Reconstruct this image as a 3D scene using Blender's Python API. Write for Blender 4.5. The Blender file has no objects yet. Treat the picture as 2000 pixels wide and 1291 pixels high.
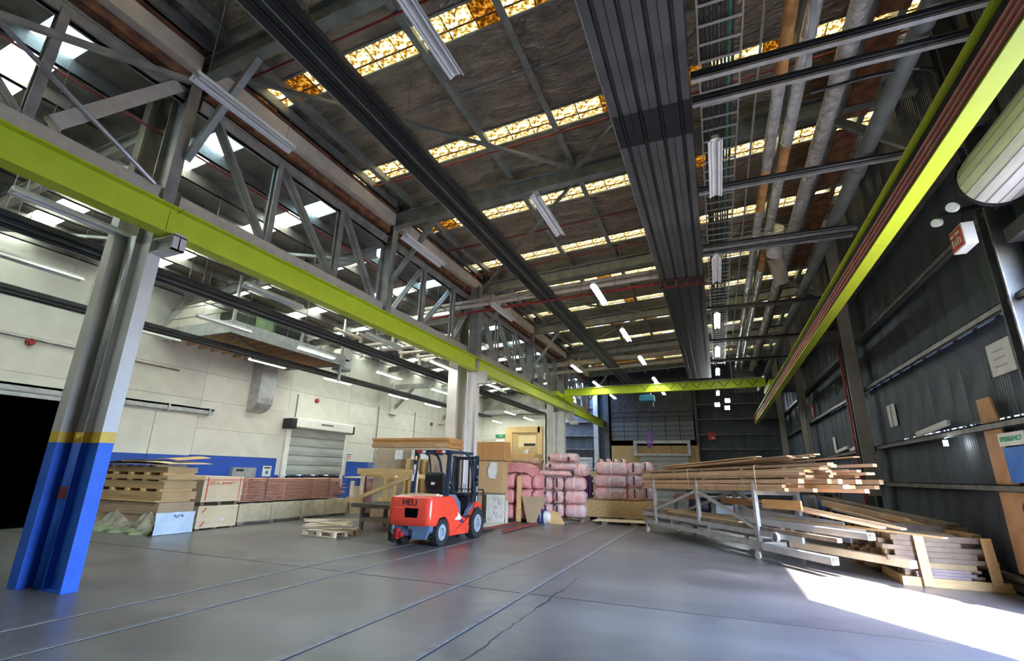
import bpy, bmesh, math, random
from mathutils import Vector, Matrix, Euler, noise
random.seed(7)
S = bpy.context.scene
COL = S.collection

# ------------------------------------------------------------------ camera
YAW, PITCH, ROLL = -0.3964, 0.2894, 0.0210
fwd = Vector((math.sin(YAW)*math.cos(PITCH), math.cos(YAW)*math.cos(PITCH), math.sin(PITCH)))
rgt = Vector((math.cos(YAW), -math.sin(YAW), 0)); upv = rgt.cross(fwd)
r2 = math.cos(ROLL)*rgt + math.sin(ROLL)*upv; u2 = -math.sin(ROLL)*rgt + math.cos(ROLL)*upv
cd = bpy.data.cameras.new('camera'); cam = bpy.data.objects.new('camera', cd); COL.objects.link(cam)
M = Matrix((r2, u2, -fwd)).transposed().to_4x4(); M.translation = (0, 0, 1.6)
cam.matrix_world = M
cd.sensor_width = 36; cd.sensor_fit = 'HORIZONTAL'; cd.lens = 938.6/2000*36
cd.clip_start = 0.05; cd.clip_end = 400
S.camera = cam

# ------------------------------------------------------------------ sky, sun, exposure
w = bpy.data.worlds.new('sky'); S.world = w; w.use_nodes = True
nt = w.node_tree; nt.nodes.clear()
sky = nt.nodes.new('ShaderNodeTexSky'); sky.sky_type = 'NISHITA'; sky.sun_disc = False
sky.sun_elevation = math.radians(43); sky.sun_rotation = math.radians(141)
bg = nt.nodes.new('ShaderNodeBackground')
sky.ozone_density = 2.2; bg.inputs[1].default_value = 1.35
out = nt.nodes.new('ShaderNodeOutputWorld')
tint = nt.nodes.new('ShaderNodeMixRGB'); tint.blend_type = 'MULTIPLY'; tint.inputs[0].default_value = 1; tint.inputs[2].default_value = (.88,.97,1.2,1)
nt.links.new(sky.outputs[0], tint.inputs[1]); nt.links.new(tint.outputs[0], bg.inputs[0]); nt.links.new(bg.outputs[0], out.inputs[0])
sd = bpy.data.lights.new('sun', 'SUN'); sd.energy = 14; sd.angle = math.radians(0.6); sd.color = (1, .91, .78)
sun = bpy.data.objects.new('sun', sd); COL.objects.link(sun)
sun.rotation_euler = Vector((-.461, .568, -.682)).to_track_quat('-Z', 'Y').to_euler()
sun.location = (20, -20, 30)
vs = S.view_settings
vs.view_transform = 'Standard'; vs.look = 'None'; vs.gamma = 1; vs.use_curve_mapping = False
vs.exposure = 2.36
LAMP = 15.0
def portal(loc, rot, sx, sy):
    l = bpy.data.lights.new('daylight_portal', 'AREA'); l.shape = 'RECTANGLE'; l.size = sx; l.size_y = sy
    l.cycles.is_portal = True
    o = bpy.data.objects.new('daylight_portal', l); o.location = loc; o.rotation_euler = rot; COL.objects.link(o)
portal((4.5, 6.22, 2.45), (0, math.radians(90), 0), 4.9, 3.65)

# ------------------------------------------------------------------ materials
MC = {}
def mat(name, c1, c2=None, rough=.6, metal=0., scale=3., bump=0., bscale=None, stretch=(1,1,1), detail=4, lo=.35, hi=.65, dirt=None, spec=None, kind='noise'):
    if name in MC: return MC[name]
    m = bpy.data.materials.new(name); m.use_nodes = True; t = m.node_tree
    b = t.nodes['Principled BSDF']
    b.inputs['Roughness'].default_value = rough; b.inputs['Metallic'].default_value = metal
    if spec is not None: b.inputs['Specular IOR Level'].default_value = spec
    c2 = c2 or tuple(x*.8 for x in c1)
    tc = t.nodes.new('ShaderNodeTexCoord'); mp = t.nodes.new('ShaderNodeMapping')
    mp.inputs['Scale'].default_value = stretch
    t.links.new(tc.outputs['Object'], mp.inputs[0])
    n = t.nodes.new('ShaderNodeTexNoise'); n.inputs['Scale'].default_value = scale; n.inputs['Detail'].default_value = detail
    t.links.new(mp.outputs[0], n.inputs['Vector'])
    r = t.nodes.new('ShaderNodeValToRGB'); r.color_ramp.elements[0].position = lo; r.color_ramp.elements[1].position = hi
    r.color_ramp.elements[0].color = (*c2, 1); r.color_ramp.elements[1].color = (*c1, 1)
    t.links.new(n.outputs[0], r.inputs[0])
    src = r.outputs[0]
    if dirt:
        n2 = t.nodes.new('ShaderNodeTexNoise'); n2.inputs['Scale'].default_value = dirt[1]; n2.inputs['Detail'].default_value = 6
        t.links.new(tc.outputs['Object'], n2.inputs['Vector'])
        r2_ = t.nodes.new('ShaderNodeValToRGB'); r2_.color_ramp.elements[0].position = dirt[2]; r2_.color_ramp.elements[1].position = dirt[2]+.12
        t.links.new(n2.outputs[0], r2_.inputs[0])
        mx = t.nodes.new('ShaderNodeMixRGB'); mx.inputs[2].default_value = (*dirt[0], 1)
        t.links.new(r2_.outputs[0], mx.inputs[0]); t.links.new(src, mx.inputs[1]); src = mx.outputs[0]
    t.links.new(src, b.inputs['Base Color'])
    if bump:
        nb = t.nodes.new('ShaderNodeTexNoise'); nb.inputs['Scale'].default_value = bscale or scale*4; nb.inputs['Detail'].default_value = 3
        t.links.new(mp.outputs[0], nb.inputs['Vector'])
        bp = t.nodes.new('ShaderNodeBump'); bp.inputs['Strength'].default_value = bump; bp.inputs['Distance'].default_value = .03
        t.links.new(nb.outputs[0], bp.inputs['Height']); t.links.new(bp.outputs[0], b.inputs['Normal'])
    MC[name] = m; return m
def emit(name, c, s):
    m = bpy.data.materials.new(name); m.use_nodes = True; t = m.node_tree; t.nodes.clear()
    e = t.nodes.new('ShaderNodeEmission'); e.inputs[0].default_value = (*c, 1); e.inputs[1].default_value = s
    o = t.nodes.new('ShaderNodeOutputMaterial'); t.links.new(e.outputs[0], o.inputs[0]); MC[name] = m; return m
def glassy(name, stops, scale, transp=0.):
    m = bpy.data.materials.new(name); m.use_nodes = True; t = m.node_tree; t.nodes.clear()
    tc = t.nodes.new('ShaderNodeTexCoord'); v = t.nodes.new('ShaderNodeTexNoise'); v.inputs['Scale'].default_value = scale; v.inputs['Detail'].default_value = 3; v.inputs['Roughness'].default_value = .75
    t.links.new(tc.outputs['Object'], v.inputs['Vector'])
    r = t.nodes.new('ShaderNodeValToRGB'); e = r.color_ramp.elements
    e[0].position, e[0].color = stops[0][0], (*stops[0][1], 1); e[1].position, e[1].color = stops[1][0], (*stops[1][1], 1)
    for p, c in stops[2:]:
        q = e.new(p); q.color = (*c, 1)
    t.links.new(v.outputs[0], r.inputs[0])
    tr = t.nodes.new('ShaderNodeBsdfTranslucent'); t.links.new(r.outputs[0], tr.inputs[0])
    tp = t.nodes.new('ShaderNodeBsdfTransparent'); mx = t.nodes.new('ShaderNodeMixShader'); mx.inputs[0].default_value = transp
    o = t.nodes.new('ShaderNodeOutputMaterial')
    t.links.new(tr.outputs[0], mx.inputs[1]); t.links.new(tp.outputs[0], mx.inputs[2]); t.links.new(mx.outputs[0], o.inputs[0])
    MC[name] = m; return m
def film(name, c, fac, rough=.15, bump=.6):
    m = bpy.data.materials.new(name); m.use_nodes = True; t = m.node_tree; t.nodes.clear()
    tp = t.nodes.new('ShaderNodeBsdfTransparent')
    p = t.nodes.new('ShaderNodeBsdfPrincipled'); p.inputs['Base Color'].default_value = (*c, 1); p.inputs['Roughness'].default_value = rough
    tc = t.nodes.new('ShaderNodeTexCoord'); n = t.nodes.new('ShaderNodeTexNoise'); n.inputs['Scale'].default_value = 3.2; n.inputs['Detail'].default_value = 2
    t.links.new(tc.outputs['Object'], n.inputs['Vector'])
    bp = t.nodes.new('ShaderNodeBump'); bp.inputs['Strength'].default_value = bump; bp.inputs['Distance'].default_value = .08
    t.links.new(n.outputs[0], bp.inputs['Height']); t.links.new(bp.outputs[0], p.inputs['Normal'])
    r = t.nodes.new('ShaderNodeValToRGB'); r.color_ramp.elements[0].position = .4; r.color_ramp.elements[1].position = .7
    r.color_ramp.elements[0].color = (fac*.5,)*3+(1,); r.color_ramp.elements[1].color = (min(1, fac*1.7),)*3+(1,)
    t.links.new(n.outputs[0], r.inputs[0])
    mx = t.nodes.new('ShaderNodeMixShader'); t.links.new(r.outputs[0], mx.inputs[0])
    o = t.nodes.new('ShaderNodeOutputMaterial')
    t.links.new(tp.outputs[0], mx.inputs[1]); t.links.new(p.outputs[0], mx.inputs[2]); t.links.new(mx.outputs[0], o.inputs[0])
    MC[name] = m; return m

m_floor = mat('concrete_floor', (.195,.183,.176), (.072,.066,.065), rough=.34, scale=.42, bump=.12, bscale=9, detail=8, lo=.3, hi=.7, dirt=((.10,.092,.098), .9, .52), stretch=(.45,1.4,1))
m_patch = mat('floor_groove', (.06,.06,.06), rough=.8)
m_rail = mat('floor_rail_steel', (.27,.26,.25), (.17,.165,.16), rough=.5, metal=.2, scale=8)
m_cream = mat('cream_wall_panel', (.66,.63,.55), (.6,.57,.5), rough=.7, scale=2)
m_blue = mat('blue_wall_paint', (.02,.08,.42), (.018,.07,.36), rough=.5)
m_dark = mat('painted_darkness', (.004,.004,.004), (.003,.003,.003), rough=1, spec=0)  # near-black colour that paints the darkness of openings and voids
m_sheet = mat('dark_corrugated_steel', (.10,.115,.135), (.058,.07,.086), rough=.42, metal=.25, scale=1.2, bump=.1, bscale=20, dirt=((.12,.115,.1), 2.5, .62))
m_girt = mat('galvanised_girt', (.24,.23,.21), (.13,.125,.12), rough=.45, metal=.4, scale=5)
m_col_dk = mat('dark_steel_column', (.13,.13,.125), (.08,.08,.08), rough=.5, metal=.3, scale=3)
m_foil = mat('foil_sarking', (.56,.47,.36), (.30,.25,.19), rough=.28, metal=.5, scale=1.3, bump=1.0, bscale=4.5, stretch=(1,2.6,1), detail=8)
for _n in m_foil.node_tree.nodes:
    if _n.type == 'BUMP': _n.inputs['Distance'].default_value = .14
m_foil2 = mat('dark_roof_sheet', (.30,.285,.25), (.16,.15,.13), rough=.45, metal=.5, scale=1.5, bump=.5, bscale=6)
m_purlin = mat('grey_green_purlin', (.36,.38,.34), (.25,.27,.24), rough=.5, metal=.3, scale=4)
m_rafter = mat('grey_steel_rafter', (.32,.34,.315), (.21,.225,.205), rough=.5, metal=.3, scale=3)
m_truss = mat('grey_truss_steel', (.40,.39,.365), (.26,.25,.24), rough=.5, metal=.25, scale=3)
m_chord = mat('beige_chord', (.60,.54,.47), (.5,.45,.39), rough=.7, scale=6)
m_gut = mat('cream_gutter', (.80,.72,.60), (.66,.59,.48), rough=.6, scale=3)
m_rust = mat('rusty_timber', (.34,.15,.07), (.13,.05,.03), rough=.8, scale=4)
m_lime = mat('lime_green_paint', (.60,.72,.035), (.56,.66,.03), rough=.5, scale=3, dirt=((.42,.5,.06), 5, .68))
m_copper = mat('copper_conductor', (.85,.38,.27), (.72,.3,.2), rough=.8, metal=0.)
m_panel = mat('radiant_panel_dark', (.15,.148,.14), (.10,.10,.096), rough=.5, metal=.2, scale=1.0)
m_panel2 = mat('radiant_panel_black', (.03,.031,.034), (.02,.02,.023), rough=.5, metal=.2)
m_pipe_dk = mat('dark_panel_pipe', (.05,.05,.05), (.03,.03,.03), rough=.4, metal=.3)
m_white = mat('white_enamel', (.78,.76,.7), (.7,.68,.63), rough=.4)
m_slot = mat('dark_slot', (.03,.03,.03), rough=.8)
m_tube = mat('unlit_tube_glass', (.85,.83,.78), (.8,.78,.73), rough=.15)
m_lit = emit('lit_tube', (.93,1.0,.97), LAMP)
m_flood = emit('lit_floodlight', (.93,.98,1.0), 30)
m_wire = mat('hanging_wire', (.35,.34,.32), rough=.5, metal=.5)
m_conc = mat('grey_column_paint', (.58,.55,.51), (.5,.47,.43), rough=.6, scale=2)
m_colblue = mat('column_blue_paint', (.012,.13,.66), (.01,.105,.58), rough=.55, scale=3)
m_colyel = mat('column_yellow_band', (.75,.48,.05), (.68,.42,.04), rough=.5)
m_steelw = mat('offwhite_steel', (.68,.66,.67), (.6,.58,.58), rough=.5, scale=2)
m_pipeg = mat('silver_grey_pipe', (.42,.41,.41), (.34,.33,.33), rough=.35, metal=.4, scale=2)
m_oldconc = mat('mossy_concrete', (.30,.27,.19), (.15,.135,.09), rough=.9, scale=3, stretch=(1,1,.4), bump=.3)
m_red = mat('red_pipe', (.36,.03,.03), (.26,.02,.02), rough=.4)
m_silver = mat('silver_foil_lagging', (.92,.92,.89), (.55,.55,.53), rough=.25, metal=.55, scale=7, bump=.6, bscale=14)
m_silver2 = mat('ribbed_lagging', (.68,.65,.60), (.36,.34,.31), rough=.35, metal=.4, scale=9, bump=.8, bscale=18)
m_orange = mat('bare_orange_insulation', (.72,.38,.13), (.5,.24,.08), rough=.9, scale=5, bump=.5)
m_cream_p = mat('white_lagged_pipe', (.66,.58,.5), (.56,.48,.41), rough=.6, scale=4)
m_gpipe = mat('grey_green_duct', (.26,.28,.26), (.18,.195,.18), rough=.5, metal=.2, scale=2)
m_galv = mat('galvanised_steel', (.52,.53,.53), (.38,.39,.39), rough=.4, metal=.5, scale=5)
m_cable = mat('dark_cables', (.05,.05,.05), (.02,.02,.02), rough=.5)
m_rubber = mat('black_rubber', (.025,.025,.025), (.015,.015,.015), rough=.75, scale=20, dirt=((.12,.11,.1), 12, .66))
m_rim = mat('dusty_wheel_rim', (.34,.37,.4), (.24,.27,.3), rough=.55, scale=8)
m_fred = mat('forklift_red', (.80,.07,.035), (.74,.06,.03), rough=.24, scale=2, dirt=((.5,.1,.07), 6, .72))
m_fblue = mat('forklift_slate_blue', (.11,.17,.26), (.085,.13,.20), rough=.4, scale=4)
m_fnavy = mat('forklift_navy_frame', (.022,.04,.065), (.016,.03,.05), rough=.3)
m_black = mat('black_plastic', (.012,.012,.014), (.009,.009,.01), rough=.45)
m_chrome = mat('bright_steel', (.7,.7,.7), rough=.2, metal=.9)
m_orl = mat('orange_lens', (.9,.3,.05), rough=.3)
m_redl = mat('red_lens', (.45,.02,.02), rough=.3)
m_mdf = mat('tan_board', (.56,.37,.18), (.48,.31,.15), rough=.75, scale=2, stretch=(1,1,8))
m_mdf2 = mat('brown_board_face', (.44,.31,.19), (.37,.26,.16), rough=.8, scale=2)
m_mdf3 = mat('orange_board_edge', (.56,.30,.11), (.43,.21,.07), rough=.7, scale=3, stretch=(1,1,9))
m_ply = mat('pale_plywood', (.74,.60,.40), (.66,.52,.33), rough=.7, scale=1.6, stretch=(1,1,5))
m_osb = mat('golden_osb', (.60,.43,.21), (.42,.28,.11), rough=.8, scale=22, lo=.4, hi=.6)
m_pine = mat('yellow_pine', (.70,.47,.22), (.58,.36,.14), rough=.65, scale=3, stretch=(1,1,6))
m_pale = mat('pale_softwood', (.76,.61,.42), (.64,.49,.31), rough=.7, scale=3)
m_tim = [mat('treated_timber', (.60,.40,.22), (.47,.30,.15), rough=.75, scale=3, stretch=(2,2,2)),
         mat('pinkish_timber', (.68,.43,.26), (.56,.33,.18), rough=.75, scale=3),
         mat('light_timber', (.74,.53,.30), (.63,.43,.23), rough=.75, scale=3),
         mat('brown_timber', (.44,.28,.15), (.31,.19,.10), rough=.8, scale=3)]
m_grey_t = mat('weathered_timber', (.27,.20,.14), (.16,.115,.08), rough=.85, scale=4)
m_mauve_t = mat('mauve_weathered_timber', (.36,.28,.26), (.27,.2,.18), rough=.85, scale=4)
m_redb = mat('red_brown_board', (.58,.29,.20), (.46,.21,.14), rough=.7, scale=3)
m_redpaint = mat('red_marker_paint', (.7,.08,.04), rough=.6)
m_wrapw = mat('pale_blue_sheeting', (.60,.71,.82), (.56,.67,.8), rough=.3, scale=2, bump=.3, bscale=4)
m_wrapt = mat('torn_clear_sheeting', (.62,.56,.44), (.5,.45,.35), rough=.25, scale=3, bump=.8, bscale=5)
m_wrapg = mat('green_printed_sheeting', (.33,.42,.2), (.5,.5,.36), rough=.3, scale=4, bump=.6)
m_wrapy = mat('yellowed_film', (.62,.52,.33), (.54,.45,.27), rough=.3, scale=3, bump=.5)
m_pink = mat('pink_insulation', (.74,.34,.33), (.62,.25,.25), rough=.95, scale=9, bump=.7, bscale=30)
m_pinkp = mat('pale_pink_insulation', (.78,.45,.42), (.66,.34,.32), rough=.95, scale=7, bump=.6, bscale=20)
m_film = film('clear_plastic_film', (.80,.74,.75), .34, bump=.6)
m_filmc = film('clear_stretch_film', (.72,.64,.52), .22, bump=.35)
m_purple = mat('purple_sling', (.17,.05,.30), rough=.6)
m_purpl2 = mat('dark_purple_sheet', (.10,.02,.12), rough=.6)
m_paper = mat('white_paper', (.72,.72,.68), (.62,.62,.58), rough=.8, scale=4)
m_ink = mat('black_ink', (.03,.03,.03), rough=.7)
m_green = mat('exit_green', (.02,.30,.12), rough=.5)
m_gtxt = mat('green_lettering', (.08,.48,.25), rough=.5)
m_redsign = mat('red_sign_paint', (.62,.05,.05), rough=.5)
m_ylw = mat('glowing_window', (.85,.68,.35), rough=.6)
m_winlit = emit('lit_office_window', (1.0,.80,.42), .16)
m_hoist = mat('teal_hoist_paint', (.02,.16,.22), rough=.45)
m_redsteel = mat('red_primer_steel', (.26,.05,.035), (.17,.035,.03), rough=.6, scale=5)
m_conc2 = mat('roller_shutter_slat', (.40,.41,.38), (.32,.33,.305), rough=.75, metal=0., scale=1, stretch=(1,1,3))
m_whitebd = mat('speckled_white_board', (.66,.64,.56), (.58,.56,.49), rough=.7, scale=6)
m_cloud = mat('outside_asphalt', (.25,.24,.22), rough=.9)
m_bluebin = mat('blue_locker_paint', (.04,.18,.6), rough=.45)
g_amber = glassy('mottled_amber_skylight', [(.34,(.06,.03,.006)), (.45,(.16,.11,.035)), (.54,(.30,.265,.15)), (.64,(.46,.43,.33))], 9)
g_amber2 = glassy('deep_amber_skylight', [(.32,(.02,.008,.001)), (.48,(.09,.045,.008)), (.62,(.20,.13,.04))], 9)
g_white = glassy('clear_ribbed_skylight', [(.35,(.5,.5,.38)), (.6,(.8,.8,.64))], 3)

# ------------------------------------------------------------------ mesh builder
class MB:
    def __init__(s): s.v = []; s.f = []; s.sm = False
    def add(s, vs, fs):
        o = len(s.v); s.v += [tuple(p) for p in vs]; s.f += [tuple(i+o for i in f) for f in fs]; return s
    def box(s, x0, x1, y0, y1, z0, z1):
        return s.add([(x0,y0,z0),(x1,y0,z0),(x1,y1,z0),(x0,y1,z0),(x0,y0,z1),(x1,y0,z1),(x1,y1,z1),(x0,y1,z1)],
                     [(0,3,2,1),(4,5,6,7),(0,1,5,4),(1,2,6,5),(2,3,7,6),(3,0,4,7)])
    def bar(s, p, q, w, h, up=(0,0,1), roll=0):
        p = Vector(p); q = Vector(q); d = (q-p).normalized(); up = Vector(up)
        if abs(d.dot(up)) > .98: up = Vector((1,0,0))
        r = d.cross(up).normalized(); u = r.cross(d)
        if roll:
            c_, s_ = math.cos(roll), math.sin(roll); r, u = r*c_+u*s_, u*c_-r*s_
        r *= w/2; u *= h/2
        return s.add([p-r-u,p+r-u,p+r+u,p-r+u,q-r-u,q+r-u,q+r+u,q-r+u],
                     [(0,1,2,3),(4,7,6,5),(0,4,5,1),(1,5,6,2),(2,6,7,3),(3,7,4,0)])
    def tube(s, p, q, r, n=10, r1=None, cap=True):
        p = Vector(p); q = Vector(q); d = (q-p).normalized(); a = Vector((0,0,1)) if abs(d.z) < .9 else Vector((1,0,0))
        u = d.cross(a).normalized(); v = d.cross(u); r1 = r if r1 is None else r1
        o = len(s.v)
        for c_, rr in ((p, r), (q, r1)):
            for i in range(n):
                t = 2*math.pi*i/n; s.v.append(tuple(c_+u*math.cos(t)*rr+v*math.sin(t)*rr))
        for i in range(n): s.f.append((o+i, o+(i+1)%n, o+n+(i+1)%n, o+n+i))
        if cap: s.f.append(tuple(o+i for i in range(n-1,-1,-1))); s.f.append(tuple(o+n+i for i in range(n)))
        return s
    def path(s, pts, r, n=8):
        for a, b in zip(pts, pts[1:]): s.tube(a, b, r, n)
        return s
    def prism(s, poly, axis, a, b):
        n = len(poly)
        def P(u, v, t): return {'x': (t,u,v), 'y': (u,t,v), 'z': (u,v,t)}[axis]
        return s.add([P(u,v,a) for u,v in poly]+[P(u,v,b) for u,v in poly],
                     [tuple(range(n-1,-1,-1)), tuple(range(n,2*n))]+[(i,(i+1)%n,n+(i+1)%n,n+i) for i in range(n)])
    def ibeam(s, p, q, h, wd, tf=.02, tw=.015):
        p = Vector(p); q = Vector(q); z = Vector((0,0,1))
        s.bar(p+z*(h/2-tf/2), q+z*(h/2-tf/2), wd, tf); s.bar(p-z*(h/2-tf/2), q-z*(h/2-tf/2), wd, tf); s.bar(p, q, tw, h-2*tf)
        return s
    def ring(s, c, axis, r0, r1, h, n=24):
        # annulus (tyre / flange) around axis
        c = Vector(c); ax = {'x':Vector((1,0,0)),'y':Vector((0,1,0)),'z':Vector((0,0,1))}[axis]
        u = Vector((0,0,1)) if axis != 'z' else Vector((1,0,0)); v = ax.cross(u); o = len(s.v)
        for i in range(n):
            t = 2*math.pi*i/n; d = u*math.cos(t)+v*math.sin(t)
            for rr, hh in ((r0,-h/2),(r1,-h/2),(r1,h/2),(r0,h/2)): s.v.append(tuple(c+d*rr+ax*hh))
        for i in range(n):
            a = o+4*i; b = o+4*((i+1)%n)
            for k in range(4): s.f.append((a+k, b+k, b+(k+1)%4, a+(k+1)%4))
        return s

def mesh(name, mb, m, smooth=False):
    me = bpy.data.meshes.new(name); me.from_pydata(mb.v, [], mb.f); me.update()
    bm = bmesh.new(); bm.from_mesh(me); bmesh.ops.recalc_face_normals(bm, faces=bm.faces); bm.to_mesh(me); bm.free()
    for k in (m if isinstance(m, (list, tuple)) else [m]): me.materials.append(k)
    if smooth:
        for p in me.polygons: p.use_smooth = True
        try: me.set_sharp_from_angle(angle=math.radians(40))
        except Exception: pass
    return me
def tag(o, label=None, cat=None, group=None, kind=None):
    if label: o['label'] = label
    if cat: o['category'] = cat
    if group: o['group'] = group
    if kind: o['kind'] = kind
    return o
def root(name, loc, label, cat, group=None, rz=0., kind=None):
    o = bpy.data.objects.new(name, None); o.empty_display_size = .2; COL.objects.link(o)
    o.location = loc; o.rotation_euler = (0,0,rz); return tag(o, label, cat, group, kind)
def base_of(o):
    x = Vector((0,0,0)); 
    while o: x += Vector(o.location); o = o.parent
    return x
def part(name, mb, m, par, label=None, smooth=False, local=False, bevel=0, kind=None):
    """world-coordinate mesh under an unrotated parent (local=True: coordinates already in the parent's frame)"""
    c = Vector([sum(v[i] for v in mb.v)/len(mb.v) for i in range(3)])
    k = MB(); k.v = [tuple(Vector(v)-c) for v in mb.v]; k.f = mb.f
    o = bpy.data.objects.new(name, mesh(name, k, m, smooth)); COL.objects.link(o)
    o.parent = par
    o.location = c if local else c - base_of(par)
    if bevel: bv(o, bevel)
    return tag(o, label, None, None, kind)
def solo(name, mb, m, label=None, cat=None, group=None, kind=None, smooth=False, bevel=0):
    c = Vector([sum(v[i] for v in mb.v)/len(mb.v) for i in range(3)]); c.z = min(v[2] for v in mb.v)
    k = MB(); k.v = [tuple(Vector(v)-c) for v in mb.v]; k.f = mb.f
    o = bpy.data.objects.new(name, mesh(name, k, m, smooth)); COL.objects.link(o); o.location = c
    if bevel: bv(o, bevel)
    return tag(o, label, cat, group, kind)
def bv(o, wdt, seg=2):
    b = o.modifiers.new('bevel', 'BEVEL'); b.width = wdt; b.segments = seg; b.limit_method = 'ANGLE'
def lettering(name, txt, size, mtx, m, par, depth=.004, label=None):
    cu = bpy.data.curves.new(name, 'FONT'); cu.body = txt; cu.size = size; cu.extrude = depth; cu.align_x = 'CENTER'; cu.align_y = 'CENTER'
    tmp = bpy.data.objects.new(name+'_tmp', cu); COL.objects.link(tmp)
    dg = bpy.context.evaluated_depsgraph_get(); me = bpy.data.meshes.new_from_object(tmp.evaluated_get(dg))
    bpy.data.objects.remove(tmp)
    me.transform(mtx.to_3x3().to_4x4()); me.materials.clear(); me.materials.append(m)
    o = bpy.data.objects.new(name, me); COL.objects.link(o)
    o.parent = par; o.location = mtx.translation - (base_of(par) if par else Vector((0,0,0)))
    return tag(o, label)
def copy_tree(o, loc=None, rz=None, label=None, par=None):
    c = o.copy(); COL.objects.link(c)
    if par: c.parent = par
    if loc is not None: c.location = loc
    if rz is not None: c.rotation_euler = (0,0,rz)
    if label: c['label'] = label
    for ch in list(o.children): copy_tree(ch, par=c)
    return c
ORD = ['first','second','third','fourth','fifth','sixth','seventh','eighth','ninth','tenth','eleventh','twelfth']
RX = lambda x: 9.1 + .055*(x+8)          # main roof underside
RL = lambda x: 7.4 + .08*(x+16.5)        # left bay roof underside

# ================================================================== THE SETTING
def struct(name, mb, m, label, smooth=False): return solo(name, mb, m, label, None, None, 'structure', smooth)
fl = root('floor', (0,0,0), 'worn grey concrete floor with embedded rails', None, kind='structure')
# slabs separated by a recessed joint
part('floor_slab', MB().box(-26,16,-14,6.985,-.12,0), m_floor, fl)
part('floor_slab', MB().box(-26,16,7.015,44,-.12,0), m_floor, fl)
part('slab_joint', MB().box(-17,5,6.985,7.015,-.12,-.015), m_patch, fl)
for x, wd in ((-6.70,.06),(-5.77,.06),(-3.71,.08),(-2.66,.08)):
    part('embedded_rail', MB().box(x-wd/2,x+wd/2,-3.9,24,-.02,.007), m_rail, fl)
    part('rail_groove', MB().box(x+wd/2,x+wd/2+.03,-3.9,24,-.02,.002), m_patch, fl)
crk = MB()
yy = 3.4; px = -2.24
while yy < 8.3:
    nx = -2.24+random.uniform(-.02,.02); ny = yy+random.uniform(.08,.2); ww = .012 if yy < 6.2 or yy > 7.4 else .035
    crk.add([(px-ww/2,yy,.003),(px+ww/2,yy,.003),(nx+ww/2,ny,.003),(nx-ww/2,ny,.003)],[(0,1,2,3)]); px = nx; yy = ny
part('floor_crack', crk, m_patch, fl)

# left wall: cream panels, blue lower band, dark doorway
wl = root('wall_left', (-16.5,15,0), 'cream panelled wall with a blue painted lower band', None, kind='structure')
ys = [-4,.4,8.5,11.4,15.2,18.9,21.1,26.6,34]; zs = [0,2.0,2.9,3.86,4.82,5.8,7.34]
for i in range(len(ys)-1):
    for j in range(len(zs)-1):
        y0, y1, z0, z1 = ys[i], ys[i+1], zs[j], zs[j+1]
        if i == 1 and z1 <= 3.9:
            if z1 < 3.8: continue
            z0 = 3.3
        if i == 4 and z1 <= 3.9:
            if z0 == 0: z1 = 1.35
            elif z0 < 3.8 and z1 < 3.8: continue
            else: z0 = 3.5
        g = .004
        part('wall_panel', MB().box(-16.62,-16.5,y0+g,y1-g,z0+g,z1-g), m_blue if z1 <= 2.0 else m_cream, wl)
part('wall_backing', MB().box(-16.75,-16.62,-4,.4,0,7.34).box(-16.75,-16.62,8.5,34,3.5,7.34).box(-16.75,-16.62,8.5,15.2,0,3.5).box(-16.75,-16.62,18.9,34,0,3.5).box(-16.75,-16.62,.4,8.5,3.3,7.34).box(-16.75,-16.62,15.2,18.9,0,1.35), m_dark, wl)
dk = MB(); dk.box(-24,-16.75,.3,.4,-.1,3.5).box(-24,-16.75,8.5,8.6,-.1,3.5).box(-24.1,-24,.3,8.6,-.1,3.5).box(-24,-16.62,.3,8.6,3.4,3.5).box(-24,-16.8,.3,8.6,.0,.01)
part('dark_passage', dk, m_dark, wl)  # passage surfaces coloured black, its darkness is in the colour

# ceilings
sky_y = [-3.1,-.1,2.85,5.75,8.75,11.8,15.0,18.2,21.2,24.2,27.2,30.3,33.3]
cm = root('ceiling', (-2,15,9.1), 'foil lined main roof with mottled amber skylight strips', None, kind='structure')
pur = [-8.42,-7.45,-6.0,-4.4,-2.75,-1.1,.5,2.1,3.7,4.6]
def slab_x(x0, x1, y0, y1, zf, th=.03, dz=0):
    m = MB(); z0 = zf(x0)+dz; z1 = zf(x1)+dz
    return m.add([(x0,y0,z0),(x1,y0,z1),(x1,y1,z1),(x0,y1,z0),(x0,y0,z0+th),(x1,y0,z1+th),(x1,y1,z1+th),(x0,y1,z0+th)],
                 [(0,3,2,1),(4,5,6,7),(0,1,5,4),(1,2,6,5),(2,3,7,6),(3,0,4,7)])
prev = -4.0
for k, y in enumerate(sky_y+[37.0]):
    e = y-.30 if k < len(sky_y) else y
    ymid = (prev+e)/2
    for a, b in ((prev, ymid-.01), (ymid+.01, e)):       # two foil widths between skylights, overlap seam between
        part('foil_sheet', slab_x(-8.4,4.6,a,b,RX,.03), m_foil, cm)
    part('sheet_seam', slab_x(-8.4,4.6,ymid-.035,ymid+.035,RX,.02,-.012), m_purlin, cm)
    prev = y+.30
rp = random.Random(3)
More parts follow.
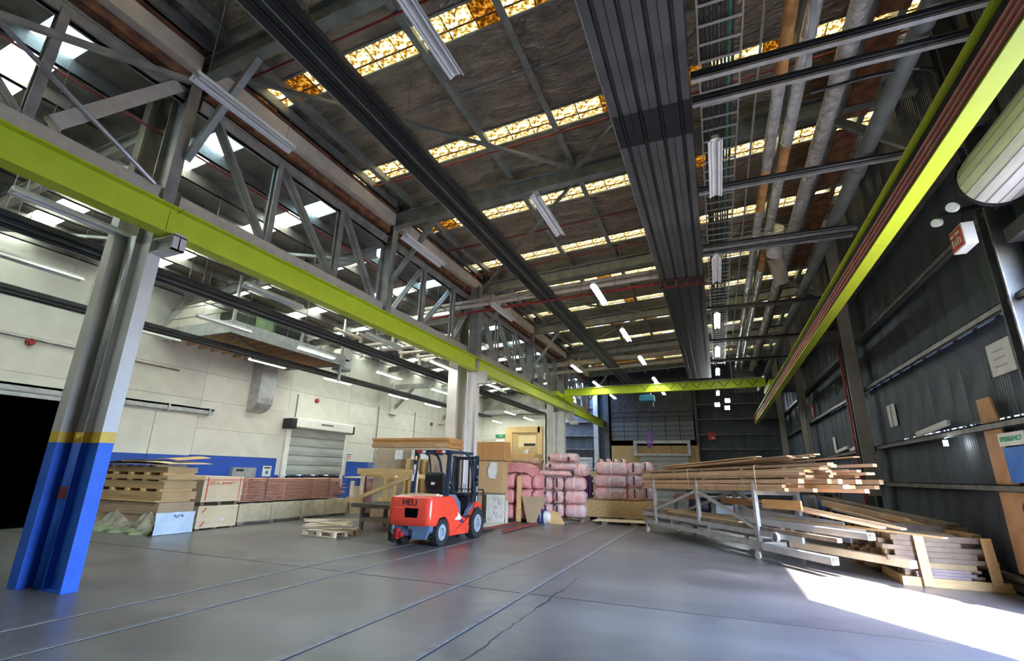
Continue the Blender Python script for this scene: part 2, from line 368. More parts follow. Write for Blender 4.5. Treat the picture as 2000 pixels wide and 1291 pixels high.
for y in sky_y:
    part('skylight_batten', slab_x(-8.4,4.6,y-.32,y-.27,RX,.03,-.03), m_purlin, cm)
    part('skylight_batten', slab_x(-8.4,4.6,y+.27,y+.32,RX,.03,-.03), m_purlin, cm)
    part('skylight_rail', slab_x(-8.4,4.6,y+.06,y+.09,RX,.015,-.02), m_rust, cm)
    for a, b in zip(pur, pur[1:]):
        n = max(1, round((b-a)/.55)); d = (b-a)/n
        for i in range(n):
            g = g_amber2 if rp.random() < .10 else g_amber
            part('skylight_pane', slab_x(a+i*d-.012, a+(i+1)*d+.012, y-.31, y+.31, RX, .004, .032+.006*(i%2)), g, cm)
for x in pur[1:-1]:
    part('purlin', MB().box(x-.035,x+.035,-4,37,RX(x)-.22,RX(x)-.002).box(x-.035,x+.10,-4,37,RX(x)-.235,RX(x)-.22), m_purlin, cm)
# rafters
for y in (-1.4,4.35,10.15,15.85,21.75,27.5,33.2):
    m = MB(); p0 = (-8.05,y,8.3+.2); p1 = (4.3,y,8.5+12.35*.055)
    m.ibeam(p0,p1,.42,.2,.025,.02)
    part('rafter', m, m_rafter, cm)
# upper outer roof skin keeps the sun out where the foil is opaque: none needed, the foil sheets are solid
cl = root('ceiling', (-12.5,15,7.7), 'dark ribbed roof of the left bay with clear skylight rows', None, kind='structure')
skl = [-2.6,.1,2.75,5.45,8.2,10.9,13.6,16.35,19.2,21.9,24.6,27.3,30.0,32.5]
prev = -4.0
for k, y in enumerate(skl+[34.0]):
    e = y-.28 if k < len(skl) else y
    part('roof_sheet', slab_x(-16.7,-8.2,prev,e,RL,.03), m_foil2, cl)
    prev = y+.28
lp = [-16.2+i*1.0 for i in range(9)]
for y in skl:
    for a, b in zip([-16.6]+lp, lp+[-8.25]):
        part('skylight_pane', slab_x(a-.01,b+.01,y-.30,y+.30,RL,.004,.032), g_white, cl)
for x in lp:
    part('purlin', MB().box(x-.02,x+.02,-4,34,RL(x)-.26,RL(x)-.002).box(x-.06,x+.02,-4,34,RL(x)-.26,RL(x)-.245), m_foil2, cl)
for y in (4.35,10.0,15.85,21.75,27.5):
    part('rafter', MB().ibeam((-16.5,y,7.0),(-8.4,y,7.55),.3,.16), m_truss, cl)
# step between the two roofs
part('clerestory_sheet', MB().box(-8.42,-8.38,-4,37,8.02,9.1), m_foil2, cm)

# right wall of corrugated sheets with the doorway (y 4.4 - 8.05)
wr = root('wall_right', (4.3,15,0), 'dark corrugated steel wall with horizontal girts', None, kind='structure')
def corr(x, y0, y1, z0, z1, pitch=.076, amp=.011, ax='x'):
    y1 = min(y1, 37.0) if ax == 'x' else y1
    if ax == 'x' and y0 < 4.4 < y1 and z0 < 1: y1 = 4.4
    if ax == 'x' and y0 < 8.05 < y1 and z0 < 4: y0 = 8.05
    m = MB(); n = max(2, int((y1-y0)/pitch*4)); o = []
    for i in range(n+1):
        y = y0+(y1-y0)*i/n; d = amp*math.sin(2*math.pi*y/pitch)
        o.append((x+d, y) if ax == 'x' else (y, x+d))
    for (a, b) in o: m.v += [(a,b,z0),(a,b,z1)]
    for i in range(n): m.f.append((2*i,2*i+2,2*i+3,2*i+1))
    return m
y = -4.0; k = 0
while y < 37:
    y1 = min(y+.76, 37)
    if not (y >= 4.3 and y1 <= 8.2):
        y1_ = y1
        if y < 4.4 < y1: y1 = 4.4
        rows = [(0,4.15),(4.12,8.0),(7.97,9.76)] if y < 22 else [(0,9.76)]
        if 8.0 < y < 14.5: rows = [(0,2.598),(2.614,4.15)]+rows[1:]     # open lap: daylight shows through
        for (a, b) in rows: part('corrugated_sheet', corr(4.3+.004*(k%2), y-.10, y1+.06, a, b), m_sheet, wr, smooth=True)
    else:
        part('corrugated_sheet', corr(4.3, max(y,4.4), min(y1,8.05) if y1 > 8 else y1, 4.95, 9.76), m_sheet, wr, smooth=True)
    if y < 4.4 and y1 >= 4.4: y1 = 4.4
    if y < 8.05 < y1+.4 and y >= 7: y1 = 8.05
    y = y1; k += 1
GZ = [1.58,2.52,4.15,5.55,6.9]
bays = [(-4,4.4),(8.05,16.95),(17.2,25.5),(25.7,33.6),(33.8,37)]
for z in GZ:
    for a, b in bays:
        part('girt', MB().box(4.06,4.28,a,b,z-.008,z+.008).box(4.06,4.075,a,b,z-.10,z+.008).box(4.06,4.12,a,b,z-.10,z-.09), m_girt, wr)
part('sill_rail', MB().box(4.14,4.28,8.05,37,0,.10), m_girt, wr)
# doorway frame
part('door_jamb', MB().box(4.24,4.36,8.05,8.20,0,9.5), m_col_dk, wr)
part('door_jamb', MB().box(4.24,4.36,4.25,4.40,0,9.5), m_col_dk, wr)
part('door_head', MB().box(4.05,4.3,4.15,8.3,4.85,5.05), m_col_dk, wr)

# far wall
wf = root('wall_far', (0,37,0), 'dark sheet metal end wall with girts', None, kind='structure')
x = -11.6; k = 0
while x < 4.3:
    x1 = min(x+.8, 4.3)
    if x1 <= -7.2 or x >= -1.3: part('corrugated_sheet', corr(37+.006*(k%2), x, x1+.01, 0, 10, .1, .012, 'y'), m_sheet, wf, smooth=True)
    else: part('corrugated_sheet', corr(37, x, x1+.01, 5.9, 10, .1, .012, 'y'), m_sheet, wf, smooth=True)
    x = x1; k += 1
for z in (2.6,3.5,4.5,5.55,6.6):
    part('girt', MB().box(-1.2,4.2,36.8,36.98,z-.05,z+.03), m_girt, wf)
    part('girt', MB().box(-11.3,-8.5,36.8,36.98,z-.05,z+.03), m_girt, wf)
part('post', MB().box(-8.45,-8.1,36.6,37,0,8.8), m_galv, wf)
part('post', MB().box(-7.6,-7.25,36.5,37,0,8.8), m_col_dk, wf)
part('post', MB().box(-1.2,-1.0,36.6,37,0,8.8), m_col_dk, wf)
# raised sectional door
df = root('door_1', (-4.2,37,4.0), 'large grey sectional door half raised in the end wall', None, kind='structure')
for i in range(6):
    for j in range(6):
        x0 = -7.15+i*.98; z0 = 4.1+j*.34
        sh = m_conc2 if j < 4 else m_girt
        part('door_panel', MB().box(x0+.02,x0+.96,36.7,36.76,z0+.015,z0+.325), mat('dull_door_panel', (.20,.215,.20), (.15,.16,.15), rough=.6) if j < 4 else m_col_dk, df)
    
part('door_panel', MB().box(-7.15,-1.25,36.7,36.76,6.16,6.9), m_col_dk, df)
part('door_panel', MB().box(-7.15,-1.25,36.7,36.76,6.92,8.6), m_col_dk, df)
part('leak_block_sheet', MB().box(-11.6,4.5,37.05,37.15,0,10.2), m_dark, df)  # added unseen sheet behind the end wall, blocks daylight leaking through gaps
# partition, OSB office, return wall
wp = root('wall_partition', (-14,34,0), 'cream partition closing the left bay', None, kind='structure')
part('wall_panel', MB().box(-16.5,-11.3,34,34.12,0,4.0), m_cream, wp)
part('wall_panel', MB().box(-16.5,-11.3,34,34.12,4.02,5.9), m_cream, wp)
part('wall_panel', MB().box(-16.5,-11.3,34,34.12,5.92,8.0), m_foil2, wp)
part('return_wall', MB().box(-11.42,-11.3,34.0,37.0,0,9.0), m_sheet, wp)
part('beam', MB().box(-16.5,-11.3,33.7,34,5.9,6.2), m_truss, wp)
part('light_block_backing', MB().box(-17.2,-11.3,34.13,34.2,0,9), m_dark, wp)  # added dark sheet behind the partition, keeps stray daylight out
part('light_block_backing', MB().box(-17.2,-16.6,33.5,34.13,0,9), m_dark, wp)  # added dark piece closing the light leak at the left wall's end
wb = root('wall_rear', (-6,-4,0), 'wall behind the camera', None, kind='structure')
part('wall_panel', MB().box(-16.6,-6,-4.2,-4,0,9.4), m_cream, wb)
part('wall_panel', MB().box(2,4.4,-4.2,-4,0,9.8), m_sheet, wb)
part('wall_panel', MB().box(-6,2,-4.2,-4,0,9.8), m_sheet, wb)
# the roller shutter door on the left wall
rd = root('door_2', (-16.4,17.05,1.35), 'white roller shutter door on the cream wall', None, kind='structure')
for i in range(5):
    z = 1.38+i*.385
    part('shutter_slat', MB().prism([(-16.46,z+.01),(-16.42,z+.02),(-16.40,z+.19),(-16.42,z+.36),(-16.46,z+.375)],'y',15.45,18.7), m_conc2, rd)
part('shutter_backing', MB().box(-16.52,-16.494,15.0,19.1,1.36,3.9), m_cream, rd)
part('shutter_housing', MB().box(-16.5,-16.05,15.35,18.85,3.28,3.68), m_white, rd, bevel=.04)
part('motor_box', MB().box(-16.5,-16.02,15.02,15.34,3.2,3.62), m_black, rd, bevel=.03)
part('side_track', MB().box(-16.5,-16.38,15.2,15.44,.9,3.25), m_white, rd); part('side_track', MB().box(-16.5,-16.38,18.71,18.84,.9,3.25), m_white, rd)
part('end_bracket', MB().box(-16.5,-16.02,18.86,18.9,3.25,3.6), m_black, rd)
for i in range(4): part('dock_buffer', MB().box(-16.5,-16.3,15.6+i*.8,16.1+i*.8,1.15,1.36), m_black, rd)
hl = MB()
for i in range(9): hl.box(-16.046,-16.040,16.75+i*.085,16.75+i*.085+.055,3.47,3.54)
part('housing_lettering', hl, m_ink, rd, kind='stuff')
# sliding door leaf + track
sdr = root('door_3', (-16.3,9,0), 'large cream sliding door leaf hung from an overhead track', None, kind='structure')
for a, b in ((8.56,9.9),(9.92,11.25)): part('door_leaf', MB().box(-16.44,-16.36,a,b,.1,3.28), m_cream, sdr); part('door_leaf_blue', MB().box(-16.445,-16.35,a,b,.1,1.97), m_blue, sdr)
part('track', MB().box(-16.48,-16.3,-.5,11.8,3.50,3.56).box(-16.34,-16.3,-.5,11.8,3.38,3.56), m_galv, sdr)
part('track', MB().box(-16.48,-16.34,-.5,11.8,3.36,3.40), m_galv, sdr)
part('flashing', MB().box(-16.5,-16.3,-.5,8.5,3.24,3.34), m_galv, sdr)
for yy in (4.2,5.8,8.0,10.2,11.6): part('track_bracket', MB().box(-16.5,-16.26,yy,yy+.06,3.34,3.58), m_galv, sdr)

# ================================================================== COLUMNS
def banded(name, f, par, mats, zt, zb=1.9, zc=2.05):
    """three stacked pieces: blue base, yellow band, upper paint"""
    part(name, f(0, zb), mats[0], par); part(name+'_band', f(zb, zc), mats[1], par); part(name+'_upper', f(zc, zt), mats[2], par)
def conc_col(y, xl, wd, dp, zt, label, blue):
    r = root('concrete_column', (xl+wd/2, y+dp/2, 0), label, 'column')
    f = lambda a, b: MB().box(xl, xl+wd, y, y+dp, a, b)
    banded('shaft', f, r, (m_colblue, m_colyel, m_conc) if blue else (m_conc, m_conc, m_conc), 5.6)
    part('bare_concrete_head', MB().box(xl+.01,xl+wd-.01,y+.01,y+dp-.01,5.6,zt), m_oldconc, r)
    return r
c1 = conc_col(4.03,-8.92,.22,.5,8.1,'nearest tall column, blue base with yellow band and grey shaft', True)
dp_ = root('drainpipe', (-8.50,4.20,0), 'round downpipe on the nearest column with a dark red collar', 'pipe')
banded('pipe_run', lambda a,b: MB().tube((-8.545,4.31,a),(-8.545,4.31,b),.15,24), dp_, (m_colblue,m_colyel,m_pipeg), 5.2)
for ch in dp_.children:
    for p in ch.data.polygons: p.use_smooth = len(p.vertices) == 4
part('red_collar', MB().tube((-8.545,4.31,1.14),(-8.545,4.31,1.30),.158,24), m_redsteel, dp_, 'dark red pipe collar')
s1 = root('steel_column', (-8.15,4.25,0), 'nearest steel column carrying the lime beam, blue below and off-white above', 'column')
def icol(xa, xb, y, fw):
    return lambda a, b: MB().box(xa,xa+.02,y-fw/2,y+fw/2,a,b).box(xb-.02,xb,y-fw/2,y+fw/2,a,b).box(xa+.02,xb-.02,y-.008,y+.008,a,b)
banded('i_section', icol(-8.37,-7.94,4.25,.19), s1, (m_colblue,m_colyel,m_steelw), 5.05)
part('base_plate', MB().box(-8.38,-7.93,4.15,4.35,0,.015), m_colblue, s1)
part('i_section_upper', icol(-8.37,-7.94,4.25,.19)(5.05,8.3), m_truss, s1)
part('bracket', MB().box(-7.93,-7.42,4.17,4.37,4.80,4.82).box(-7.93,-7.42,4.17,4.37,5.02,5.04).box(-7.93,-7.42,4.26,4.28,4.82,5.02).box(-7.46,-7.42,4.17,4.37,4.80,5.07), m_steelw, s1)
c2 = conc_col(15.2,-8.86,.38,.75,8.1,'square pale column standing behind the wrapped board stack', False)
s2 = root('steel_column', (-7.85,15.1,0), 'slim off-white steel column in front of the orange board stack', 'column')
part('i_section', icol(-7.95,-7.55,15.05,.22)(0,5.05), m_steelw, s2)
part('i_section_upper', icol(-7.95,-7.60,15.05,.22)(5.05,8.3), m_truss, s2)
part('bracket', MB().box(-7.55,-7.25,14.95,15.15,4.62,5.04).box(-7.55,-7.15,14.9,15.2,4.60,4.62), m_steelw, s2)
c3 = conc_col(26.6,-8.86,.40,.75,8.1,'far pale column beside the yellow office wall', False)
s3 = root('steel_column', (-7.9,26.6,0), 'far off-white steel column with a small floodlight box', 'column')
part('i_section', icol(-8.25,-7.75,26.55,.3)(0,5.05), m_steelw, s3)
part('i_section_upper', icol(-8.25,-7.8,26.55,.3)(5.05,8.3), m_truss, s3)
part('cable_duct', MB().box(-8.42,-8.28,26.4,26.5,0,5.0), m_steelw, s3)
part('bracket', MB().box(-7.75,-7.25,26.45,26.65,4.6,5.04), m_galv, s3)
part('flood_housing', MB().box(-7.4,-6.95,26.2,26.45,4.25,4.55), m_galv, s3, bevel=.04)
# right hand columns, stopping on a pier
def rcol(y, label):
    r = root('wall_column', (3.95,y,0), label, 'column')
    part('front_flange', MB().box(3.70,4.02,y-.10,y-.07,1.22,8.9), mat('grey_beige_flange', (.42,.39,.34), (.33,.31,.27), rough=.6), r)
    part('web', MB().box(3.86,3.89,y-.07,y+.18,.9,8.9), m_col_dk, r)
    part('rear_flange', MB().box(3.70,4.05,y+.18,y+.21,.9,8.9), m_col_dk, r)
    part('pier', MB().box(3.80,4.22,y-.05,y+.3,0,.9), m_oldconc, r)
    part('beam_bracket', MB().box(2.74,3.70,y-.12,y+.12,5.53,5.56).box(2.74,3.70,y-.12,y+.12,5.84,5.87).box(2.74,3.70,y-.12,y-.10,5.56,5.84), m_col_dk, r)
    return r
rcol(16.4,'dark wall column behind the timber trolley, carrying the lime beam on a bracket')
rcol(25.6,'second dark wall column along the corrugated wall')
rcol(33.7,'farthest dark wall column near the end wall')
r_ = root('wall_column', (4.14,8.5,0), 'nearest dark wall column beside the rolled door drum', 'column')
part('front_flange', MB().box(4.0,4.27,8.46,8.49,0,9.5), m_col_dk, r_); part('web', MB().box(4.12,4.15,8.49,8.72,0,9.5), m_col_dk, r_); part('rear_flange', MB().box(4.0,4.27,8.72,8.75,0,9.5), m_col_dk, r_)
part('edge_strip', MB().box(3.985,4.0,8.455,8.495,0,9.5), m_girt, r_)

# ================================================================== CRANE BEAMS
lb = root('crane_beam', (-7.65,16,5.06), 'lime green crane runway beam on the left, running into the distance', 'beam')
for a, b in ((-3.9,4.26),(4.28,15.0),(15.02,26.5),(26.52,36.8)):
    part('beam_length', MB().ibeam((-7.65,a,5.30),(-7.65,b,5.30),.47,.26,.022,.014), m_lime, lb)
part('rail', MB().box(-7.68,-7.62,-3.9,36.8,5.535,5.59), m_rail, lb)
for y in (4.27,15.01,26.51):
    part('splice_plate', MB().box(-7.64,-7.625,y-.12,y+.12,5.12,5.48), m_lime, lb)
rb = root('crane_beam', (2.62,16,5.08), 'lime green crane runway beam on the right with three copper conductor bars', 'beam')
for a, b in ((-3.9,8.3),(8.32,16.3),(16.32,25.5),(25.52,36.4)):
    part('beam_length', MB().ibeam((2.62,a,5.32),(2.62,b,5.32),.50,.20,.022,.014), m_lime, rb)
part('rail', MB().box(2.60,2.66,-3.9,36.4,5.57,5.62), m_rail, rb)
part('recess_shade_strip', MB().box(2.585,2.60,-3.9,36.3,5.12,5.52), m_slot, rb)  # dark sheet over the web paints the shade of the beam's recess
for z in (5.19,5.27,5.35):
    part('copper_bar', MB().box(2.54,2.575,-3.9,36.3,z-.014,z+.014), m_copper, rb)
# bridge crane
br = root('bridge_crane', (-2.6,25.6,5.7), 'lime green bridge crane girder spanning between the two runway beams', 'crane')
part('girder', MB().ibeam((-7.5,25.6,5.94),(2.45,25.3,5.98),.40,.26,.03,.02), m_lime, br)
part('conductor_rail', MB().bar((-7.0,25.42,6.17),(2.3,25.12,6.2),.03,.03), m_galv, br)
part('end_carriage', MB().box(-7.78,-7.50,24.3,27.2,5.62,5.86), m_lime, br)
part('end_carriage', MB().box(2.5,2.74,24.1,27.0,5.66,5.90), m_lime, br)
part('knee_plate', MB().bar((-7.4,25.5,5.7),(-6.9,25.3,5.4),.05,.3), m_lime, br)
for yy in (24.6,26.9):
    part('crane_wheel', MB().tube((-7.72,yy,5.66),(-7.58,yy,5.66),.09,14), m_rail, br); part('crane_wheel', MB().tube((2.56,yy,5.70),(2.70,yy,5.70),.09,14), m_rail, br)
fes = MB(); x = -3.3
while x < 2.0:
    fes.path([(x,25.2,6.1),(x+.22,25.2,5.83),(x+.45,25.2,6.1)], .014, 5); x += .62
part('festoon_cable', fes, m_cable, br)
ho = root('electric_hoist', (-3.1,25.5,5.3), 'small teal electric hoist hanging under the lime bridge crane', 'hoist')
part('hoist_body', MB().box(-3.42,-2.68,25.3,25.8,5.28,5.62), m_hoist, ho, bevel=.05)
part('trolley', MB().box(-3.25,-2.85,25.35,25.8,5.62,5.74), m_black, ho)
part('chain', MB().tube((-3.05,25.55,4.0),(-3.05,25.55,5.3),.012,6), m_cable, ho)
part('chain_bag', MB().box(-2.95,-2.75,25.4,25.7,5.05,5.3), m_black, ho)
part('hook', MB().path([(-3.05,25.55,4.0),(-3.12,25.55,3.93),(-3.05,25.55,3.86),(-2.98,25.55,3.93)], .025, 6), m_black, ho)
slg = MB()
for dx in (-.10,-.03,.05,.1): slg.path([(-3.05+dx*.4,25.55,3.88),(-3.05+dx*1.6,25.5,3.45),(-3.05+dx*.6,25.5,2.95)], .028, 6)
solo('lifting_sling', slg, m_purple, 'purple webbing sling hanging from the crane hook', 'sling')

# ================================================================== TRUSS LINE between bays
def truss(y0, y1, label, nodes, flip):
    r = root('roof_truss', (-8.1,(y0+y1)/2,5.7), label, 'truss')
    part('bottom_chord', MB().box(-8.24,-8.02,y0,y1,5.68,6.0), m_chord, r)
    part('top_chord', MB().box(-8.26,-8.22,y0,y1,7.80,8.0).box(-8.26,-8.06,y0,y1,7.97,8.0), m_truss, r)
    part('top_chord', MB().box(-8.12,-8.08,y0,y1,7.80,8.0), m_truss, r)
    ns = [y0+.25]+nodes+[y1-.25]
    for n in nodes:
        part('web_post', MB().box(-8.22,-8.18,n-.06,n+.06,5.98,7.9), m_truss, r)
        part('web_post', MB().box(-8.10,-8.06,n-.06,n+.06,5.98,7.9), m_truss, r)
    for a, b in zip(ns, ns[1:]):
        if y1 < 4.4 and b == ns[-1]:
            part('beige_brace', MB().bar((-8.1,a+.25,6.12),(-8.1,y1-.2,7.95),.16,.2), m_chord, r, 'thick beige brace'); continue
        za, zb = (7.85,6.02) if not flip else (6.02,7.85)
        for x in (-8.20,-8.08): part('web_diagonal', MB().bar((x,a+.1,za),(x,b-.1,zb),.05,.095,up=(1,0,0)), m_truss, r)
    return r
BY = [-1.4,4.35,10.15,15.85,21.75,27.5,33.2]
nm = ['nearest','second','third','fourth','fifth','farthest']
for i,(a,b) in enumerate(zip(BY,BY[1:])):
    d = (b-a)/3
    truss(a+.12,b-.12,f'grey steel roof truss above the lime beam, {nm[i]} of six bays',[a+d,a+2*d],i%2==0 and i != 1 and i not in (1,2) and False or (i==2))
for i, y in enumerate(BY):
    if i in (1,): continue
    r = root('truss_post', (-8.1,y,5.7), f'tall grey steel post in the truss line, {ORD[i]} from the front', 'post')
    part('i_section', MB().box(-8.30,-8.28,y-.12,y+.12,5.6,8.95).box(-7.94,-7.92,y-.12,y+.12,5.6,8.95).box(-8.28,-7.94,y-.008,y+.008,5.6,8.95), m_truss, r)
    part('end_plate', MB().box(-8.3,-7.9,y-.13,y+.13,5.6,5.62), m_truss, r)
for i, y in enumerate(BY[1:]):
    solo('knee_brace', MB().bar((-7.93,y,6.62),(-6.62,y,8.32),.11,.11), m_galv if i > 2 else m_rafter, f'grey diagonal brace from truss post to rafter, {ORD[i]} from the front', 'brace')
# gutters & timber plate along the roof step
for i,(a,b) in enumerate(zip(BY,BY[1:])):
    solo('box_gutter', MB().box(-8.08,-7.86,a+.14,b-.14,8.32,8.66), m_gut, f'long cream boxed gutter above the truss line, {nm[i]} of six lengths', 'gutter')
    solo('timber_plate', MB().box(-8.16,-8.02,a+.14,b-.14,8.12,8.30).box(-8.0,-7.90,a+.14,b-.14,8.70,8.80), m_rust, f'rusty brown timber plate running along the gutter, {nm[i]} of six lengths', 'beam')
    solo('eaves_channel', MB().box(-7.90,-7.86,a+.14,b-.14,8.82,9.08).box(-7.90,-7.80,a+.14,b-.14,8.82,8.84), m_rafter, f'grey green steel channel under the roof edge, {nm[i]} of six lengths', 'beam')
# loose braces round the nearest column
solo('brace', MB().tube((-7.95,.2,7.8),(-7.95,4.0,5.95),.035,8), m_pipeg, 'thin grey tie rod slanting down to the nearest column', 'brace')
solo('brace', MB().bar((-7.86,.6,6.47),(-7.88,4.1,8.04),.09,.09), m_truss, 'grey steel strut crossing beneath the cream gutter near the nearest column', 'brace')
# rafter wind braces in the main bay
def wb_(p, q, lab, th=.07): solo('wind_brace', MB().bar(p, q, th, th), m_rafter, lab, 'brace')
wb_((-8.0,4.4,8.62),(-2.6,10.0,8.85),'long thin roof brace crossing the first bay diagonally')
wb_((-2.6,10.3,8.8),(-7.8,15.7,8.5),'long thin roof brace crossing the second bay diagonally')
wb_((-2.6,10.0,8.85),(3.2,4.5,9.2),'thin roof brace rising to the right behind the broad black panel')
wb_((-7.8,16.0,8.5),(-2.6,21.5,8.8),'long thin roof brace crossing the third bay diagonally')
wb_((-7.8,27.2,8.5),(-2.6,22.0,8.8),'thin roof brace crossing the fourth bay diagonally')
wb_((-8.6,10.0,7.3),(-15.5,4.6,6.9),'roof brace under the left bay roof')
wb_((2.5,9.2,8.15),(3.5,8.85,7.0),'short thick grey brace to the nearest right hand column', .13)
wb_((2.3,17.0,8.1),(3.6,16.4,6.9),'short grey brace to the right hand column behind the trolley', .12)

# ================================================================== RADIANT PANELS
def radiant(x0, x1, z, y0, y1, npipe, label, seams, mm=None):
    r = root('radiant_panel', ((x0+x1)/2,(y0+y1)/2,z), label, 'heater')
    W_ = (x1-x0)/npipe; ye = [y0]+seams+[y1]
    for i in range(npipe):
        a = x0+i*W_
        for k, (ya, yb) in enumerate(zip(ye, ye[1:])):
            m = MB().prism([(a+.004,z),(a+W_*.5-.036,z),(a+W_*.5-.028,z+.022),(a+W_*.5+.028,z+.022),(a+W_*.5+.036,z),(a+W_-.004,z),(a+W_-.004,z+.05),(a+.004,z+.05)],'y',ya,yb)
            part('panel_strip', m, m_panel2 if (k%2 or (k == 4)) else (mm or m_panel), r)
        part('heating_pipe', MB().tube((a+W_*.5,y0,z-.004),(a+W_*.5,y1,z-.004),.018,8), m_panel2, r, smooth=True)
    for i in range(1,npipe): part('seam_light_strip', MB().box(x0+i*W_-.006,x0+i*W_+.006,y0,y1,z-.006,z), m_galv if npipe == 2 else m_panel2, r)  # on two-strip panels the pale strip paints bright light gaps
    part('edge_trim', MB().box(x0-.012,x0,y0,y1,z-.01,z+.08), m_galv, r); part('edge_trim', MB().box(x1,x1+.012,y0,y1,z-.01,z+.08), m_pipe_dk, r)
    h = MB(); yy = y0+1
    while yy < y1:
        top = RX((x0+x1)/2) if x0 > -8 else RL((x0+x1)/2)
        if x0 < -13 and 8.5 < yy < 15: yy += 3; continue
        h.tube((x0+.05,yy,z+.05),(x0+.05,yy,top),.006,5).tube((x1-.05,yy,z+.05),(x1-.05,yy,top),.006,5); yy += 3
    part('hanger', h, m_wire, r, kind='stuff')
    return r
radiant(-1.11,.13,7.3,-3.5,30.5,4,'broad black radiant heating panel of four strips hung under the main roof',[6.75,7.6,14.1,14.6])
radiant(-5.12,-4.50,7.3,-3.5,31,2,'narrow black radiant heating panel of two strips hung under the main roof',[7.1,7.9,14.3,15.5],m_panel2)
radiant(-10.7,-10.1,5.38,-3.5,30,2,'upper black radiant heating strip crossing the left bay',[],m_panel2)
radiant(-14.5,-13.9,5.25,-3.5,30,2,'lower black radiant heating strip in front of the cream wall',[],m_panel2)
bd = MB()
for xx in (-.98,-.66,-.35,-.05): bd.box(xx-.04,xx+.04,14.2,14.45,7.18,7.3)
solo('panel_joint_bracket', bd.box(-1.15,.17,14.6,14.66,7.2,7.26), m_redsteel, 'red brown cross bracket under the broad black panel', 'bracket')

# ================================================================== FLUORESCENT BATTENS
def lamp(x, y, z, L, lit, label, group, faint=False):
    r = root('fluorescent_batten', (x,y,z), label, 'light', group)
    h = L/2
    body = MB().prism([(x-.10,z),(x-.045,z+.06),(x-.045,z+.10),(x+.045,z+.10),(x+.045,z+.06),(x+.10,z),(x+.085,z),(x+.03,z+.045),(x-.03,z+.045),(x-.085,z)],'y',y-h,y+h)
    part('reflector', body, m_white, r)
    for s in (-.045,.045): part('tube', MB().tube((x+s,y-h+.03,z+.015),(x+s,y+h-.03,z+.015),.014,8), m_lit if lit else m_tube, r, smooth=True)
    if not lit:
        for s in (-1, 1):
            sl = MB(); yy = y-h+.12
            while yy < y+h-.1: sl.box(x+s*.066-.004,x+s*.066+.004,yy,yy+.07,z+.028,z+.034); yy += .2
            part('vent_slots', sl, m_slot, r)
    top = RX(x) if x > -8 else RL(x)
    if x < -14 and 9.6 < y < 14.7: top = 5.57
    for yy in (y-h+.15, y+h-.15): part('suspension_wire', MB().tube((x,yy,z+.1),(x,yy,top-.01),.004,5), m_wire, r)
    return r
rows = [(-5.52,6.2,[(3.67,0),(8.14,0),(12.56,0),(20.9,1),(25.0,1),(29.4,1)],'main bay row left of the narrow black panel'),
        (-2.5,6.2,[(3.3,0),(7.64,0),(12.0,1),(16.1,1),(20.1,1),(24.7,1),(28.6,1)],'main bay row between the black panels'),
        (.39,6.2,[(7.2,0),(11.3,0),(15.4,1),(19.5,1),(23.4,1),(29.6,1)],'main bay row under the cable ladder'),
        (-8.7,5.2,[(3.5,0),(7.2,0),(11.1,0),(14.5,1),(18.7,1)],'left bay row nearest the truss'),
        (-11.7,5.2,[(1.0,0),(4.3,0),(8.3,0),(11.6,1),(15.5,1),(19.5,1),(28.0,1),(31.2,1)],'middle row of the left bay'),
        (-14.65,5.2,[(8.3,0),(12.3,1),(15.9,1),(20.3,1),(23.6,1),(32.6,1)],'left bay row nearest the cream wall')]
for x, z, lst, nmr in rows:
    for i, (y, lit) in enumerate(lst):
        lamp(x, y, z, 1.56, lit, f"{'lit' if lit else 'unlit'} fluorescent batten, {ORD[i]} from camera, {nmr}", 'hanging fluorescent battens')
# floodlights far right
for x, y, z in ((.35,35.0,6.3),(.95,35.2,6.1),(1.0,35.0,6.55)):
    r = root('floodlight', (x,y,z), 'small bright floodlight near the end wall, ' + {.35:'left one of the cluster', .95:'lower right one of the cluster', 1.0:'upper right one of the cluster'}[x], 'light')
    part('housing', MB().box(x-.16,x+.16,y,y+.12,z-.14,z+.14), m_galv, r); part('lamp_glass', MB().box(x-.14,x+.14,y-.02,y,z-.12,z+.12), m_flood, r)
    part('mounting_arm', MB().bar((x,y+.1,z),(x,36.9,z+.1),.04,.04), m_galv, r)

# ================================================================== SERVICES on the right of the roof
cb = root('cable_ladder', (.62,15,8.0), 'long galvanised cable ladder full of dark cables under the main roof', 'cable tray')
for x in (.31,.92): part('side_rail', MB().box(x-.012,x+.012,-3,30,7.95,8.05), m_galv, cb)
for i in range(95): part('rung', MB().box(.32,.91,-2.9+i*.345,-2.87+i*.345+.02,7.955,7.975), m_galv, cb)
for i in range(9):
    x = .37+i*.055; part('cable', MB().tube((x,-3,8.0),(x+random.uniform(-.02,.02),30,8.0),.02,6), m_cable if i != 7 else mat('green_cable',(.03,.25,.17)), cb, 'green cable' if i == 7 else None)
for x, nm2 in ((1.18,'left'),): solo('conduit', MB().tube((x,-3,7.9),(x,25,7.9),.02,8), m_galv, 'thin grey conduit running beside the cable ladder', 'pipe')
def spipe(x, z, r_, segs, label):
    r = root('lagged_pipe', (x,15,z), label, 'pipe')
    for a, b, m in segs:
        rr = r_ if m in (m_silver, m_silver2) else r_*.9
        part('lagging' if m is not m_orange else 'bare_insulation', MB().tube((x,a,z),(x,b,z),rr,14), m, r, None if m is not m_orange else 'torn bare orange insulation', smooth=True)
        if m is not m_orange:
            bnd = MB(); y = a+.4
            while y < b: bnd.tube((x,y,z),(x,y+.03,z),rr+.006,14); y += .9
            part('lagging_bands', bnd, m_silver, r)
    return r
